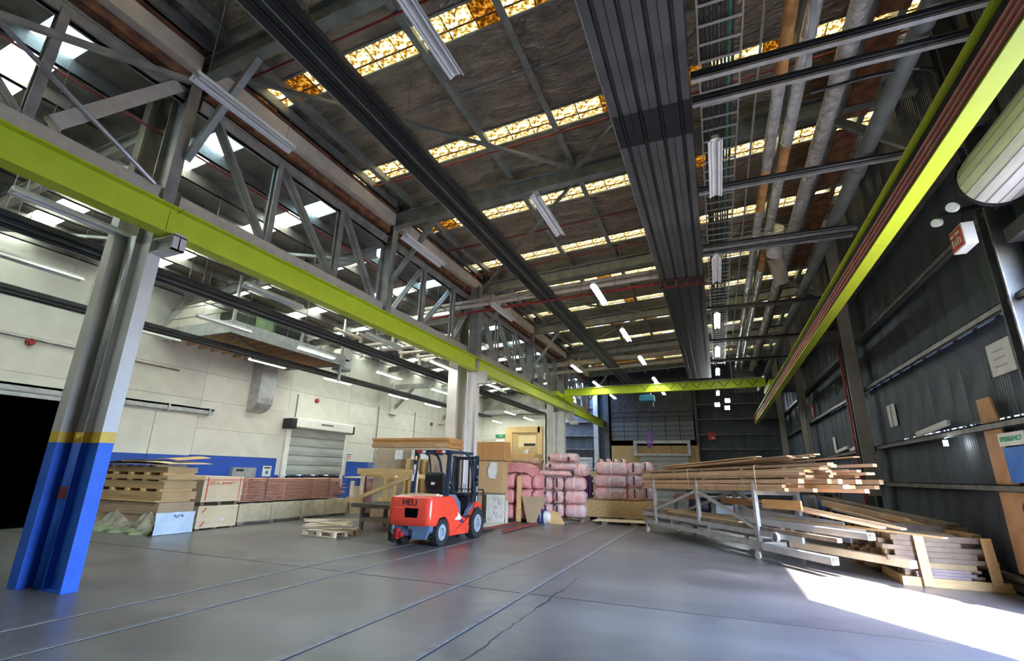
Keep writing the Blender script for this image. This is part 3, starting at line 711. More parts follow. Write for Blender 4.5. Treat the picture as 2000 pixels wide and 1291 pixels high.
spipe(1.45,7.6,.10,[(-3,4.6,m_silver),(4.6,7.0,m_orange),(7.0,9.6,m_silver),(9.6,11.3,m_orange),(11.3,30,m_silver)],'silver lagged pipe with torn orange stretches, left of the three')
spipe(1.73,7.6,.10,[(-3,8.9,m_silver),(8.9,9.9,m_orange),(9.9,13.2,m_silver),(13.2,15.0,m_orange),(15.0,30,m_silver)],'silver lagged pipe with an orange patch, middle of the three')
spipe(2.25,7.5,.13,[(-3,30,m_silver2)],'fat ribbed silver pipe, right of the three lagged pipes')
bp_ = root('grey_duct_pipe', (2.62,15,6.9), 'large grey green pipe running along above the right lime beam', 'pipe')
bp_.location = (2.85,15,7.0)
for a, b in ((-3,2),(2.05,9.4),(9.45,16),(16.05,24),(24.05,34)): part('pipe_length', MB().tube((2.85,a,7.05),(2.85,b,7.05),.125,18), m_gpipe, bp_, smooth=True)
for y in (2,9.4,16,24): part('pipe_collar', MB().tube((2.85,y-.12,7.05),(2.85,y+.12,7.05),.145,18), m_gpipe, bp_, smooth=True)
solo('grey_pipe', MB().tube((2.62,-3,8.1),(2.62,30,8.1),.09,12), m_gpipe, 'slim grey green pipe high beside the rusty roof boards', 'pipe', smooth=True)
for i, y in enumerate((-1.5,.8,3.2,5.7,8.3,10.9,13.6,16.4)):
    solo('roof_board', MB().box(2.72,3.55,y,y+2.2,8.95,9.0).box(2.72,2.76,y,y+2.2,8.9,9.0).box(3.1,3.13,y,y+2.2,8.92,8.96), m_rust, f'rusty red roof soffit panel above the right wall, {ORD[i]} from the camera', 'panel')
# hanging bucket shaped duct end
hd = root('duct_outlet', (1.9,13.4,7.0), 'crumpled silver duct elbow ending in a brown canvas sleeve among the lagged pipes', 'duct')
part('elbow', MB().tube((1.85,12.3,7.55),(1.86,13.0,7.15),.20,14), m_silver, hd, smooth=True)
part('sleeve', MB().tube((1.86,13.05,7.10),(2.0,13.5,6.55),.21,14,.17), mat('canvas_sleeve', (.45,.38,.29), (.33,.27,.2), rough=.8, bump=.5), hd, smooth=True)
# cross pipe pairs from the panel to the right wall
for i, (y, x1) in enumerate(((5.76,4.24),(6.24,4.24),(8.69,4.24),(11.23,3.2),(11.57,3.2),(15.9,3.6),(20.0,4.24),(23.7,4.24))):
    r = root('pipe_trapeze', (2,y,6.83), f'dark horizontal pipe pair spanning to the right wall, {ORD[i]} from the camera', 'pipe')
    part('pipe', MB().tube((.14,y,6.84),(x1,y,6.82),.043,10), m_pipe_dk, r, smooth=True)
    part('channel', MB().box(.14,x1,y-.02,y+.05,6.73,6.77), m_galv if i < 5 else m_girt, r)
arc = [(1.75,6.9,7.0),(2.4,6.85,7.0),(2.9,6.9,7.02)]+[(2.9+.42*math.sin(t),7.3-.4*math.cos(t),7.0) for t in (.3,.7,1.1,1.5)]
solo('bent_conduit', MB().path(arc,.028,8), m_pipe_dk, 'dark conduit bending round above the right lime beam', 'pipe', smooth=True)
solo('hanger_strap', MB().bar((1.66,4.6,7.75),(1.66,6.5,7.05),.07,.02), m_rafter, 'galvanised hanger strap dropping between the lagged pipes', 'bracket')
# white pipes crossing the main bay
for i, (y, z, r_, m, lab) in enumerate(((14.5,7.45,.07,m_cream_p,'upper white lagged pipe crossing the main bay'),(14.35,7.22,.07,m_cream_p,'lower white lagged pipe crossing the main bay'),(14.7,7.12,.045,m_red,'red sprinkler pipe just behind the white crossing pipes'),(26,7.62,.14,m_cream_p,'thick white lagged pipe crossing the far main bay'),(26.2,7.2,.09,m_cream_p,'thin white lagged pipe crossing the far main bay'))):
    r = root('crossing_pipe', (-5,y,z), lab, 'pipe')
    x0 = -9.6 if y < 20 else -8.9
    part('pipe', MB().tube((x0,y,z),(-.2,y,z+.036*(-.2-x0)),r_,12), m, r, smooth=True)
    cl_ = MB(); x = x0+.5
    while x < -.5: zc = z+.036*(x-x0); cl_.tube((x,y,zc),(x+.03,y,zc),r_+.01,12); x += 1.1
    part('pipe_clips', cl_, m_wire, r, kind='stuff')
# red sprinkler lines under the foil
for i, (p, q) in enumerate((((-7.9,8.95,8.9),(4.2,8.95,9.45)),((-7.9,12.9,8.8),(4.2,12.9,9.4)),((-7.9,5.0,8.85),(-3.0,5.0,9.1)),((-7.9,14.9,8.7),(4.2,14.9,9.3)),((-8.6,-3.5,7.25),(-8.6,33,7.25)))):
    solo('sprinkler_pipe', MB().tube(p,q,.02,8), m_red, ['thin red sprinkler pipe crossing the second skylight strip','thin red sprinkler pipe under the foil beyond the first rafter','short red sprinkler pipe near the first skylight strip','red sprinkler pipe just before the second rafter','long red sprinkler pipe running behind the truss line'][i], 'pipe', smooth=True)
rp_ = MB().tube((-15.6,2.2,6.2),(-15.9,4.3,6.2),.12,12).tube((-15.9,4.3,6.2),(-16.3,4.5,6.0),.12,12).tube((-16.2,4.55,6.05),(-16.2,4.55,3.4),.10,12)
solo('red_standpipe', rp_, m_red, 'fat red fire main bending down the cream wall at the left edge', 'pipe', smooth=True)

# ================================================================== LEFT BAY: platform, duct, pipework, wall bits
pf = root('hanging_platform', (-14.9,12.3,5.6), 'suspended timber floored service platform with a grey rim near the cream wall', 'platform')
part('rim_board', MB().box(-13.36,-13.30,9.65,14.7,5.55,5.95), m_galv, pf); part('rim_board', MB().box(-16.45,-13.36,9.65,9.71,5.55,5.95), m_galv, pf)
part('rim_board', MB().box(-16.45,-13.36,14.64,14.70,5.55,5.95), m_galv, pf)
part('deck', MB().box(-16.45,-13.36,9.71,14.64,5.80,5.84), m_rust, pf)
for i in range(11): part('joist', MB().box(-16.4,-13.38,9.95+i*.45,10.0+i*.45,5.56,5.80), m_tim[0], pf)
part('cross_brace', MB().bar((-13.4,9.75,5.55),(-16.2,14.4,5.55),.09,.04), m_girt, pf)
part('hanger_post', MB().box(-13.42,-13.34,9.7,9.78,5.6,7.55), m_galv, pf); part('hanger_post', MB().box(-13.42,-13.34,12.4,12.48,5.6,6.5), m_galv, pf)
part('hanger_post', MB().box(-13.42,-13.34,14.5,14.58,4.9,7.55), m_galv, pf)
hr = MB()
for z in (6.25,6.6): hr.tube((-13.36,9.7,z),(-13.36,14.6,z),.012,6).tube((-16.4,9.7,z),(-13.36,9.7,z),.012,6)
for y in (10.9,11.8,13.4): hr.tube((-13.36,y,5.9),(-13.36,y,6.6),.012,6)
part('handrail', hr, m_girt, pf)
ah = root('air_handler', (-14.4,11.8,5.84), 'dark green air handling unit standing on the hanging platform', 'machine')
part('casing', MB().box(-15.4,-13.7,10.7,13.0,5.85,6.75), mat('dark_green_casing', (.05,.08,.05), (.03,.05,.035), rough=.5), ah)
lv = MB()
for i in range(8): lv.box(-13.7,-13.67,11.6,12.9,5.95+i*.09,5.99+i*.09)
part('louvres', lv, m_black, ah)
part('door_panel', MB().box(-13.70,-13.68,10.75,11.45,5.9,6.7), mat('sage_green_panel', (.2,.3,.14)), ah, 'sage green access panel')
du = root('air_duct', (-16.2,13.55,3.7), 'square silver air duct dropping down the cream wall with a curved foot', 'duct')
part('duct_drop', MB().box(-16.48,-15.95,13.2,13.9,4.2,5.58), m_galv, du)
bend = [(-15.95,4.2),(-15.97,4.0),(-16.08,3.85),(-16.25,3.72),(-16.48,3.66),(-16.48,4.2)]
part('duct_bend', MB().prism(bend,'y',13.2,13.9), m_galv, du)
hv = [(-13.0,14.8),(-12.6,15.6),(-12.2,16.4),(-11.8,17.2)]
for i, (x, y) in enumerate(hv):
    z = 6.75
    pts = [(x,y-1.2,z),(x,y+.3,z),(x,y+.3,z-.3),(x+1.6,y+.3,z-.3),(x+1.6,y+.3,z),(x+3.2,y+.3,z)]
    solo('ceiling_pipework', MB().path(pts,.07,10).tube((x+.1,y+.3,z-.8),(x+.1,y+.3,z-.3),.07,10), m_cream_p, f'stepped white lagged pipe under the left bay roof, {ORD[i]} of the cluster past the platform', 'pipe', smooth=True)
fn = root('blower_fan', (-14.1,15.2,5.9), 'small white fan housing at the end of the hanging platform', 'fan')
part('drum', MB().tube((-14.0,15.0,6.1),(-13.5,15.0,6.1),.28,18), m_white, fn, smooth=True); part('outlet', MB().box(-14.0,-13.5,14.9,15.3,5.55,5.9), m_white, fn); part('stand', MB().box(-14.0,-13.5,14.75,15.3,5.45,5.55), m_galv, fn)
for i,(y, z) in enumerate(((6.45,4.67),(16.7,4.57),(26.5,4.5))):
    r = root('fire_sounder', (-16.45,y,z), f'small round red alarm sounder on the cream wall, {ORD[i]} from the left', 'alarm')
    part('base', MB().tube((-16.5,y,z),(-16.42,y,z),.10,16), m_redsteel, r); part('cap', MB().tube((-16.42,y,z),(-16.38,y,z),.06,16), m_red, r)
solo('wall_conduit', MB().tube((-16.46,-3,4.86),(-16.46,10.4,4.70),.025,8), m_girt, 'grey conduit running along the cream wall below the radiant strip', 'pipe')
for i, (y, z0, z1) in enumerate(((15.6,3.7,4.7),(21.15,1.9,4.9),(24.6,2.0,5.0))):
    solo('wall_conduit', MB().tube((-16.46,y,z0),(-16.46,y,z1),.02,6), m_girt, f'vertical conduit on the cream wall, {ORD[i]} one past the roller door motor', 'pipe')
for i, y in enumerate((22.3,27.6)):
    r = root('wall_crane_arm', (-16,y,5.6), f'grey wall bracket arm with diagonal strut, {ORD[i]} from the roller door', 'bracket')
    part('arm', MB().box(-16.5,-14.2,y-.1,y+.1,6.0,6.25), m_truss, r); part('strut', MB().bar((-16.4,y,4.9),(-15.2,y,6.0),.14,.14), m_truss, r); part('wall_plate', MB().box(-16.5,-16.3,y-.3,y+.3,4.6,6.3), m_cream, r)
solo('roof_strut', MB().bar((-16.3,9.3,5.75),(-16.3,10.3,7.4),.16,.16), m_truss, 'slanting grey strut against the cream wall beside the hanging platform', 'brace')
# notices
def board(name, x, y0, y1, z0, z1, m, lab, cat='sign', th=.02, face=-1, grp=None): return solo(name, MB().box(x, x+th, y0, y1, z0, z1), m, lab, cat, grp)
sg = root('notice', (-16.47,19.2,1.9), 'white notice with red writing right of the roller door', 'sign')
part('plate', MB().box(-16.5,-16.48,18.98,19.5,2.05,2.42), m_paper, sg)
for i, z in enumerate((2.33,2.24,2.14)): part('text_line', MB().box(-16.478,-16.474,19.05,19.43-.04*i,z-.02,z+.015), m_ink if i == 0 else m_redsign, sg)
sb = root('switchboard', (-16.4,13.4,1.5), 'pale grey wall cabinet on the blue band left of the roller door', 'cabinet')
part('case', MB().box(-16.5,-16.3,12.95,13.95,1.0,1.62), m_galv, sb); part('label_strip', MB().box(-16.3,-16.29,13.1,13.4,1.48,1.56), m_slot, sb)
sg2 = root('notice', (-16.47,14.6,1.4), 'small white safety notice beside the grey wall cabinet', 'sign')
part('plate', MB().box(-16.5,-16.48,14.4,14.8,1.3,1.7), m_paper, sg2); part('text_line', MB().box(-16.478,-16.474,14.45,14.75,1.6,1.65), m_ink, sg2); part('pictogram', MB().tube((-16.478,14.6,1.45),(-16.474,14.6,1.45),.07,12), m_bluebin, sg2)

# ================================================================== office wall at the end of the left bay
of = root('office_front', (-13,33.8,0), 'chipboard office front with a lit window and a round clock at the far end', 'partition')
part('surround', MB().box(-14.5,-13.95,33.8,34,0,4.95).box(-13.95,-11.78,33.8,34,4.52,4.95).box(-11.95,-11.6,33.8,34,0,4.95), m_pine, of)
part('infill_board', MB().box(-13.95,-11.95,33.88,34,0,3.5).box(-13.95,-13.5,33.88,34,3.5,4.52).box(-12.1,-11.95,33.88,34,3.5,4.52).box(-13.5,-12.1,33.88,34,4.33,4.52), m_osb, of)
part('window_pane', MB().box(-13.5,-12.1,33.92,33.95,3.5,4.33), m_winlit, of, 'lit office window')
part('window_object', MB().box(-13.05,-12.15,33.88,33.92,3.55,3.75), m_slot, of)
ck = root('wall_clock', (-12.8,33.85,3.2), 'round white clock on the chipboard office front', 'clock')
part('clock_face', MB().tube((-12.8,33.78,3.17),(-12.8,33.88,3.17),.17,20), m_paper, ck); part('hands', MB().bar((-12.8,33.77,3.17),(-12.8,33.77,3.29),.02,.01).bar((-12.8,33.77,3.17),(-12.72,33.77,3.13),.02,.01), m_ink, ck)
es = root('exit_sign', (-14.95,33.7,4.3), 'green exit sign left of the chipboard office front', 'sign')
part('plate', MB().box(-15.35,-14.55,33.9,33.98,4.2,4.42), m_green, es); lettering('lettering', 'EXIT', .17, Matrix.Translation((-14.9,33.89,4.31)) @ Euler((math.pi/2,0,0)).to_matrix().to_4x4(), m_paper, es)
solo('partition_door', MB().box(-15.3,-14.6,33.9,34.0,1.0,4.05), m_white, 'plain white door under the green exit sign', 'door')

# ================================================================== far end wall things
ob = root('osb_hoarding', (-4.2,36.4,0), 'golden chipboard hoarding closing the far doorway', 'partition')
for a, b in ((-7.1,-5.5),(-5.48,-4.2),(-4.18,-2.9),(-2.88,-1.4),(-1.38,-1.1)): part('chipboard_sheet', MB().box(a,b,36.4,36.44,0,3.72), m_osb, ob)
fr = root('window_frame_unit', (-3.5,35.5,3.0), 'grey framed long window unit over a ribbed shutter, in front of the far hoarding', 'window')
part('frame', MB().box(-5.45,-1.6,36.0,36.3,3.85,4.05).box(-5.45,-1.6,36.0,36.3,3.0,3.15).box(-5.45,-5.2,36.0,36.3,3.15,3.85).box(-1.8,-1.6,36.0,36.3,3.15,3.85), m_galv, fr)
for i in range(9): part('shutter_slat', MB().box(-5.1,-1.8,36.1,36.16,i*.333,i*.333+.30), m_conc2, fr)
rs = root('red_sign', (-.2,36.7,4.3), 'red notice on the dark end wall', 'sign')
part('plate', MB().box(-.42,.06,36.74,36.78,4.1,4.62), m_redsign, rs); part('pictogram', MB().bar((-.3,36.73,4.2),(-.1,36.73,4.5),.09,.01).box(-.2,-.02,36.725,36.735,4.2,4.3), m_paper, rs)
for i,(x, z) in enumerate(((-9.0,2.8),)):
    q = root('wall_louvre', (-9.4,36.7,1), 'pale ribbed sheet stack against the end wall left of the far doorway', 'panel')
    for k in range(8): part('slat', MB().box(-10.3,-8.6,36.6,36.66,1.0+k*.24,1.0+k*.24+.21), m_galv, q)
vt = root('extract_fan', (1.9,30,7.6), 'grey louvred ventilation unit hanging at the far right of the roof', 'fan')
part('casing', MB().box(1.3,2.4,29.6,30.2,6.3,7.6), m_girt, vt)
lv = MB(); 
for k in range(9): lv.box(1.38,2.32,29.56,29.6,6.4+k*.13,6.45+k*.13)
part('louvres', lv, m_galv, vt)
fx = MB().bar((1.2,29.4,8.0),(2.5,29.4,8.9),.06,.06).bar((2.5,29.4,8.0),(1.2,29.4,8.9),.06,.06).bar((1.2,29.4,6.6),(1.2,29.4,8.9),.07,.07).bar((2.5,29.4,7.6),(2.5,29.4,8.9),.07,.07).bar((1.2,29.4,8.0),(2.5,29.4,8.0),.07,.07)
part('lattice_frame', fx, m_galv, vt)

# ================================================================== RIGHT WALL THINGS
dr = root('roller_door_drum', (3.75,6.2,5.7), 'large white rolled door drum above the doorway at the right edge', 'roller door')
n = 48; ringp = [(3.86+.40*math.cos(2*math.pi*i/n)*1, 5.62+.40*math.sin(2*math.pi*i/n)*1) for i in range(n)]
part('coiled_curtain', MB().prism(ringp,'y',4.3,7.75), m_white, dr, smooth=True)
for k in range(20):
    t = 2*math.pi*k/20+.2; part('curtain_rib', MB().bar((3.86+.402*math.cos(t),4.3,5.62+.402*math.sin(t)),(3.86+.402*math.cos(t),7.75,5.62+.402*math.sin(t)),.012,.012), m_galv, dr)
part('end_disc', MB().tube((3.86,7.75,5.62),(3.86,7.79,5.62),.43,28), m_black, dr)
part('barrel', MB().tube((3.86,7.79,5.62),(3.86,8.05,5.62),.08,14), m_black, dr)
part('guide', MB().box(4.24,4.30,7.95,8.05,0,5.2), m_galv, dr)
em = root('emergency_light', (3.5,8.45,5.2), 'twin headed emergency lamp above the red lettered box', 'light')
part('bar', MB().bar((3.4,8.3,5.42),(4.02,8.44,5.55),.06,.06).bar((3.65,8.34,5.2),(3.7,8.36,5.48),.02,.02), m_black, em)
part('lamp_head', MB().tube((3.50,8.10,5.42),(3.44,8.02,5.39),.07,14), m_paper, em); part('lamp_head', MB().tube((3.42,8.42,5.36),(3.35,8.36,5.33),.06,14), m_paper, em)
bx = root('exit_box_sign', (3.8,8.7,5.1), 'white battery box sign with faded red lettering hanging from the column', 'sign')
part('case', MB().box(3.55,3.70,8.16,8.56,4.86,5.20), m_paper, bx, bevel=.01)
part('red_face', MB().box(3.538,3.55,8.19,8.53,4.89,5.17), m_redsign, bx, 'faded red lettered face')
bx_ = MB()
for i in range(4): bx_.box(3.534,3.538,8.22+i*.075,8.26+i*.075,4.93,5.02+.03*(i%2))
bx_.box(3.534,3.538,8.23,8.36,5.08,5.12).box(3.534,3.538,8.40,8.50,5.08,5.12)
part('faded_lettering', bx_, m_paper, bx, kind='stuff')
ps = root('paper_notice', (4.0,9.65,3.2), 'square white notice pinned high on the corrugated wall', 'sign')
part('sheet', MB().box(4.255,4.27,9.35,10.05,3.25,3.76), m_paper, ps)
for i, z in enumerate((3.62,3.5,3.38)): part('text_line', MB().box(4.250,4.255,9.55,9.9,z-.012,z+.012), mat('faint_grey_ink',(.42,.42,.4)), ps)
for i, (y0, y1, z0, z1) in enumerate(((15.25,15.5,2.95,3.5),(14.9,15.18,2.95,3.5),(18.6,19.4,2.75,3.5),(22.1,22.5,2.7,3.2))):
    solo('paper_sheet', MB().box(4.25,4.262,y0,y1,z0,z1), m_paper, ['narrow white sheet on the wall, left of a pair','narrow white sheet on the wall, right of a pair','large white sheet on the wall behind the column','small white sheet on the wall beyond the column'][i], 'paper')
for i, (a, b) in enumerate((((4.2,11.9,2.72),(4.2,13.6,2.62)),((4.2,18.0,2.7),(4.2,19.8,2.58)),((4.2,20.1,2.7),(4.2,22.0,2.62)))):
    solo('white_batten', MB().bar(a,b,.06,.10), m_white, f'white trunking length lying on the wall girt, {ORD[i]} from the camera', 'trunking')
gl = MB(); rg = random.Random(5)
y = 8.1
while y < 15.3:
    l = rg.uniform(.03,.16); gl.box(4.27,4.33,y,y+rg.uniform(.03,.12),2.59,2.622); y += l+rg.uniform(.03,.12)
part('lap_plugs', gl, m_sheet, wr, kind='stuff')
solo('red_riser', MB().tube((3.55,16.1,0),(3.55,16.1,5.3),.03,8), m_red, 'thin dark red pipe rising in front of the right wall column', 'pipe', smooth=True)
solo('wall_conduit', MB().tube((3.85,25.2,.9),(3.85,25.2,5.2),.025,6), m_girt, 'thin conduit rising by the second wall column', 'pipe')
fe = root('extinguisher_sign', (3.9,24.6,4.5), 'small red extinguisher sign high on the far right wall', 'sign')
part('plate', MB().box(4.03,4.05,24.2,24.6,4.2,4.75), m_redsign, fe); part('pictogram', MB().box(4.02,4.03,24.3,24.5,4.3,4.6), m_paper, fe)
sp = root('bare_bulb_lamp', (4.0,11.6,2.3), 'small glowing bulb hanging on a bracket from the wall girt', 'light')
part('bulb', MB().tube((3.98,11.6,2.26),(3.98,11.6,2.36),.035,10), m_lit, sp); part('bracket', MB().bar((3.98,11.6,2.4),(4.2,11.9,2.5),.015,.015).bar((3.98,11.6,2.4),(4.2,11.2,2.5),.015,.015), m_galv, sp)
pb = root('plywood_strip', (4.1,9.9,0), 'tall stained plywood strip standing against the corrugated wall at the right edge', 'board')
part('board', MB().prism([(10.42,0.3),(10.40,2.93),(9.98,2.93),(9.80,2.3),(9.90,2.0),(9.7,1.5),(9.95,.3)],'x',4.10,4.13), mat('stained_plywood', (.50,.27,.13), (.4,.2,.09), rough=.7), pb)
gs = root('emergency_exit_sign', (4.0,9.5,2.2), 'white sign with green emergency lettering at the right edge', 'sign')
part('plate', MB().box(4.06,4.08,9.2,9.92,2.15,2.34), m_paper, gs)
lettering('lettering', 'EMERGENCY', .105, Matrix.Translation((4.055,9.56,2.245)) @ Euler((math.pi/2,0,-math.pi/2)).to_matrix().to_4x4(), m_gtxt, gs)
bs = root('blue_sign', (4.05,9.4,1.9), 'blue board below the green emergency sign', 'sign')
part('plate', MB().box(4.07,4.085,9.1,9.88,1.62,2.13), m_bluebin, bs)
ex = root('fire_extinguisher', (4.0,9.45,.9), 'red fire extinguisher with a white label hung at the right edge', 'extinguisher')
part('cylinder', MB().tube((3.99,9.22,.74),(3.99,9.22,1.30),.095,18), m_redsign, ex, smooth=True)
part('white_label', MB().tube((3.99,9.22,1.20),(3.99,9.22,1.25),.098,18), m_paper, ex); part('white_label', MB().tube((3.99,9.22,1.00),(3.99,9.22,1.06),.098,18), m_paper, ex); part('valve', MB().tube((3.99,9.22,1.30),(3.99,9.22,1.38),.03,10), m_black, ex)
part('hose', MB().path([(3.99,9.22,1.36),(3.93,9.28,1.40),(3.90,9.33,1.30),(3.90,9.34,1.05)],.012,6), m_black, ex)

# ================================================================== LEFT STACKS
def sheets(rt, name, x0, x1, y0, y1, z0, z1, n, m, jit=.012, rnd=random.Random(1), mats=None):
    t = (z1-z0)/n
    for i in range(n):
        a, b, c, d = [rnd.uniform(-jit, jit) for _ in range(4)]
        part(name, MB().box(x0+a,x1+b,y0+c,y1+d,z0+i*t+.001,z0+(i+1)*t-.0015), (mats[i%len(mats)] if mats else m), rt)
def bearers(rt, x0, x1, y0, y1, z0, z1, n=4, m=None, along='x'):
    for i in range(n):
        if along == 'x':
            c = x0+.1+(x1-x0-.2)*i/(n-1); part('bearer', MB().box(c-.06,c+.06,y0,y1,z0,z1), m or m_pine, rt)
        else:
            c = y0+.08+(y1-y0-.16)*i/(n-1); part('bearer', MB().box(x0,x1,c-.05,c+.05,z0,z1), m or m_pine, rt)
X0, X1, Y0, Y1 = -15.5,-12.62,8.2,9.1
packs = [(.04,.74,10,'large wrapped pack of boards on the floor under the tan stack',m_mdf2),(.80,.99,5,'second pack of tan boards up from the floor',m_mdf),(1.06,1.24,5,'third pack of tan boards up from the floor',m_mdf),(1.28,1.38,3,'thin fourth pack of tan boards with overhanging edge',m_mdf),(1.45,1.58,3,'top pack of tan boards in the left stack',m_mdf)]
for i,(a,b,n,lab,m) in enumerate(packs):
    r = root('board_pack', ((X0+X1)/2,(Y0+Y1)/2,a), lab, 'board stack')
    dx = (.0,.03,.06,.02,.10)[i]
    sheets(r,'board',X0+dx,X1-(.0,.02,.05,-.08,.06)[i],Y0+(.0,.03,.05,.0,.06)[i],Y1-(0,.0,.02,-.10,.05)[i],a,b,n,m)
    zb = (0,.74,.99,1.24,1.38)[i]
    bearers(r,X0+.05,X1-.1,Y0+.03,Y1-.05,zb+.001,a-.001,5 if i else 4)
    if i in (1,): part('packing_board', MB().box(X0,X1-.1,Y0-.05,Y0+.2,.755,.79), m_pine, r)
bs_ = bpy.data.objects
wrp = root('plastic_sheet', (-14,8.4,0), 'torn clear and green plastic sheeting hanging round the base of the left stack', 'sheeting')
def drape(x0, x1, y, zt, zb, nx, nz, m, seed, ax='x', name='draped_film', lab=None, bow=.06):
    rn = random.Random(seed); mb = MB(); 
    for j in range(nz+1):
        for i in range(nx+1):
            u = i/nx; v = j/nz; t = zt(u)*(1-v)+zb*v
            d = bow*v*(.6+.4*math.sin(u*23+seed))+.025*math.sin(u*40+v*7)+rn.uniform(-.008,.008)
            p = x0+(x1-x0)*u
            mb.v.append((p, y-d-.01, t) if ax == 'x' else (y+d+.01, p, t))
    for j in range(nz):
        for i in range(nx):
            a = j*(nx+1)+i; mb.f.append((a,a+1,a+nx+2,a+nx+1))
    part(name, mb, m, wrp, lab, smooth=True)
drape(-15.5,-12.62,Y0,lambda u:.60-.30*math.sin(math.pi*((u*2.2)%1)),.12,60,8,m_wrapt,1)
drape(-15.5,-12.62,Y0-.03,lambda u:.2-.08*math.sin(math.pi*((u*3)%1)),.005,60,6,m_wrapg,2,lab='green printed sheeting',bow=.14)
bl = root('blue_sheeting', (-12.55,8.65,0), 'pale blue sheeting wrapped over the end of the left stack', 'sheeting')
nb_ = MB(); nx, nz = 24, 10; rn = random.Random(4)
for j in range(nz+1):
    for i in range(nx+1):
        u = i/nx; v = j/nz; nb_.v.append((-12.60+.02*rn.random()+.02*math.sin(u*9+v*3)+.02*v, 8.16+u*.98, .50*(1-v)+.01))
for j in range(nz):
    for i in range(nx): a = j*(nx+1)+i; nb_.f.append((a,a+1,a+nx+2,a+nx+1))
part('film', nb_, m_wrapw, bl, smooth=True)
sm_ = MB()
for a, b in ((8.60,.41),(8.64,.37),(8.69,.40),(8.76,.41),(8.80,.39)): sm_.box(-12.552,-12.548,a,a+.03,b,b+.045)
part('stencil_marks', sm_, mat('grey_blue_stencil', (.2,.27,.4)), bl, kind='stuff')
# loose sheets lying on top
for i, (x0, x1, y0, y1, z, tx, ty, m, lab) in enumerate(((-15.4,-12.7,8.1,9.2,1.62,.0,.05,m_mdf2,'warped brown sheet lying on top of the left stack'),(-14.4,-12.5,8.15,9.3,1.68,-.05,.02,m_ply,'pale sheet lying over the brown ones on the left stack'),(-15.2,-13.6,8.2,9.1,1.70,.10,.02,mat('dark_brown_sheet',(.2,.12,.07)),'dark brown sheet at the back of the left stack top'),(-13.6,-12.75,8.5,9.4,1.76,-.02,.08,m_pine,'small golden sheet topmost on the left stack'))):
    z0 = z; mb = MB(); n_ = 8
    for k in range(n_+1):
        u = k/n_; x = x0+(x1-x0)*u; zz = z0+tx*(u-.5)+.03*math.sin(u*math.pi)
        mb.v += [(x,y0,zz),(x,y1,zz+ty),(x,y0,zz+.012),(x,y1,zz+ty+.012)]
    for k in range(n_):
        a = 4*k; mb.f += [(a,a+4,a+5,a+1),(a+2,a+3,a+7,a+6),(a,a+2,a+6,a+4),(a+1,a+5,a+7,a+3)]
    mb.f += [(0,1,3,2),(4*n_,4*n_+2,4*n_+3,4*n_+1)]
    solo('loose_sheet', mb, m, lab, 'board')
tp = root('pallet', (-14.2,8.6,1.58), 'pallet between the tan boards and the loose top sheets', 'pallet')
bearers(tp,-15.3,-13.0,8.2,9.0,1.582,1.62,6)
# ply packs
def plypack(y0, y1, za, zb, label, marks, n):
    r = root('plywood_pack', (-14,(y0+y1)/2,za), label, 'board stack')
    sheets(r,'plywood_sheet',-15.2,-12.80,y0,y1,za,zb,n,m_ply,.004)
    mk = MB()
    if marks:
        mk.box(-12.795,-12.79,y0+.10,y0+.13,za+.03,zb-.02).box(-12.795,-12.79,y1-.10,y1-.08,za+.03,zb-.02).box(-12.795,-12.79,y0,y1,zb-.10,zb-.08)
        part('red_marks', mk, m_redpaint, r)
        lettering('marking', 'L07 m  .m med 1', .11, Matrix.Translation((-12.79,(y0+y1)/2-.05,zb-.17)) @ Euler((math.pi/2,0,math.pi/2)).to_matrix().to_4x4(), m_redpaint, r)
    else:
        for k in range(2): mk.bar((-12.79,y0+.12,za+.05+k*.35),(-12.79,y0+.22,za+.17+k*.35),.01,.03)
        part('red_marks', mk, m_redpaint, r); part('sticker', MB().tube((-12.795,y0+.75,za+.2),(-12.79,y0+.75,za+.2),.05,10), m_paper, r)
    return r
plypack(9.38,10.58,.70,1.36,'upper pale plywood pack with red painted border marks',True,14)
plypack(9.36,10.55,.04,.60,'lower pale plywood pack with a round white sticker',False,12)
for i, y in enumerate((9.45,9.95,10.45)):
    solo('bearer', MB().box(-15.2,-12.82,y-.05,y+.05,.602,.698), m_grey_t, f'dark spacer under the upper plywood pack, {ORD[i]} of three', 'timber')
    solo('bearer', MB().box(-15.2,-12.82,y-.05,y+.05,.001,.038), m_grey_t, f'floor bearer under the lower plywood pack, {ORD[i]} of three', 'timber')
# red-brown boards
rbk = root('board_bundle', (-13.6,13,.62), 'strapped bundle of red brown boards stacked with gaps along the wall', 'board stack')
rr = random.Random(11)
for lay in range(15):
    z = .64+lay*.045
    for c in range(4):
        y0 = 10.7+rr.uniform(-.02,.06); y1 = 15.2+rr.uniform(-.6,.35)
        part('board', MB().box(-14.2+c*.30,-13.94+c*.30,y0,y1,z,z+.027), m_redb, rbk)
for y in (11.6,14.3): part('strap', MB().box(-13.005,-12.995,y,y+.03,.62,1.32).box(-14.2,-12.99,y,y+.03,1.32,1.325), m_girt, rbk)
for i in range(14):
    z = .667+i*.045; q = MB()
    for y in (10.9,12.3,13.6,14.9): q.box(-14.2,-13.02,y,y+.04,z,z+.018)
    part('sticker_strips', q, m_redb, rbk)
lp_ = root('wrapped_pack', (-13.6,12.9,0), 'long low pack wrapped in yellowed film under the red brown boards', 'board stack')
for k, (a, b) in enumerate(((10.75,11.9),(11.93,13.1),(13.13,14.2),(14.23,15.5))): part('wrapped_block', MB().box(-14.3,-12.98,a,b,.08,.58), m_wrapy, lp_, bevel=.02)
for y in (10.9,12.0,13.2,14.4,15.3): part('floor_bearer', MB().box(-14.3,-13.0,y-.06,y+.06,0,.08), m_grey_t, lp_)
fm = MB(); rn = random.Random(9)
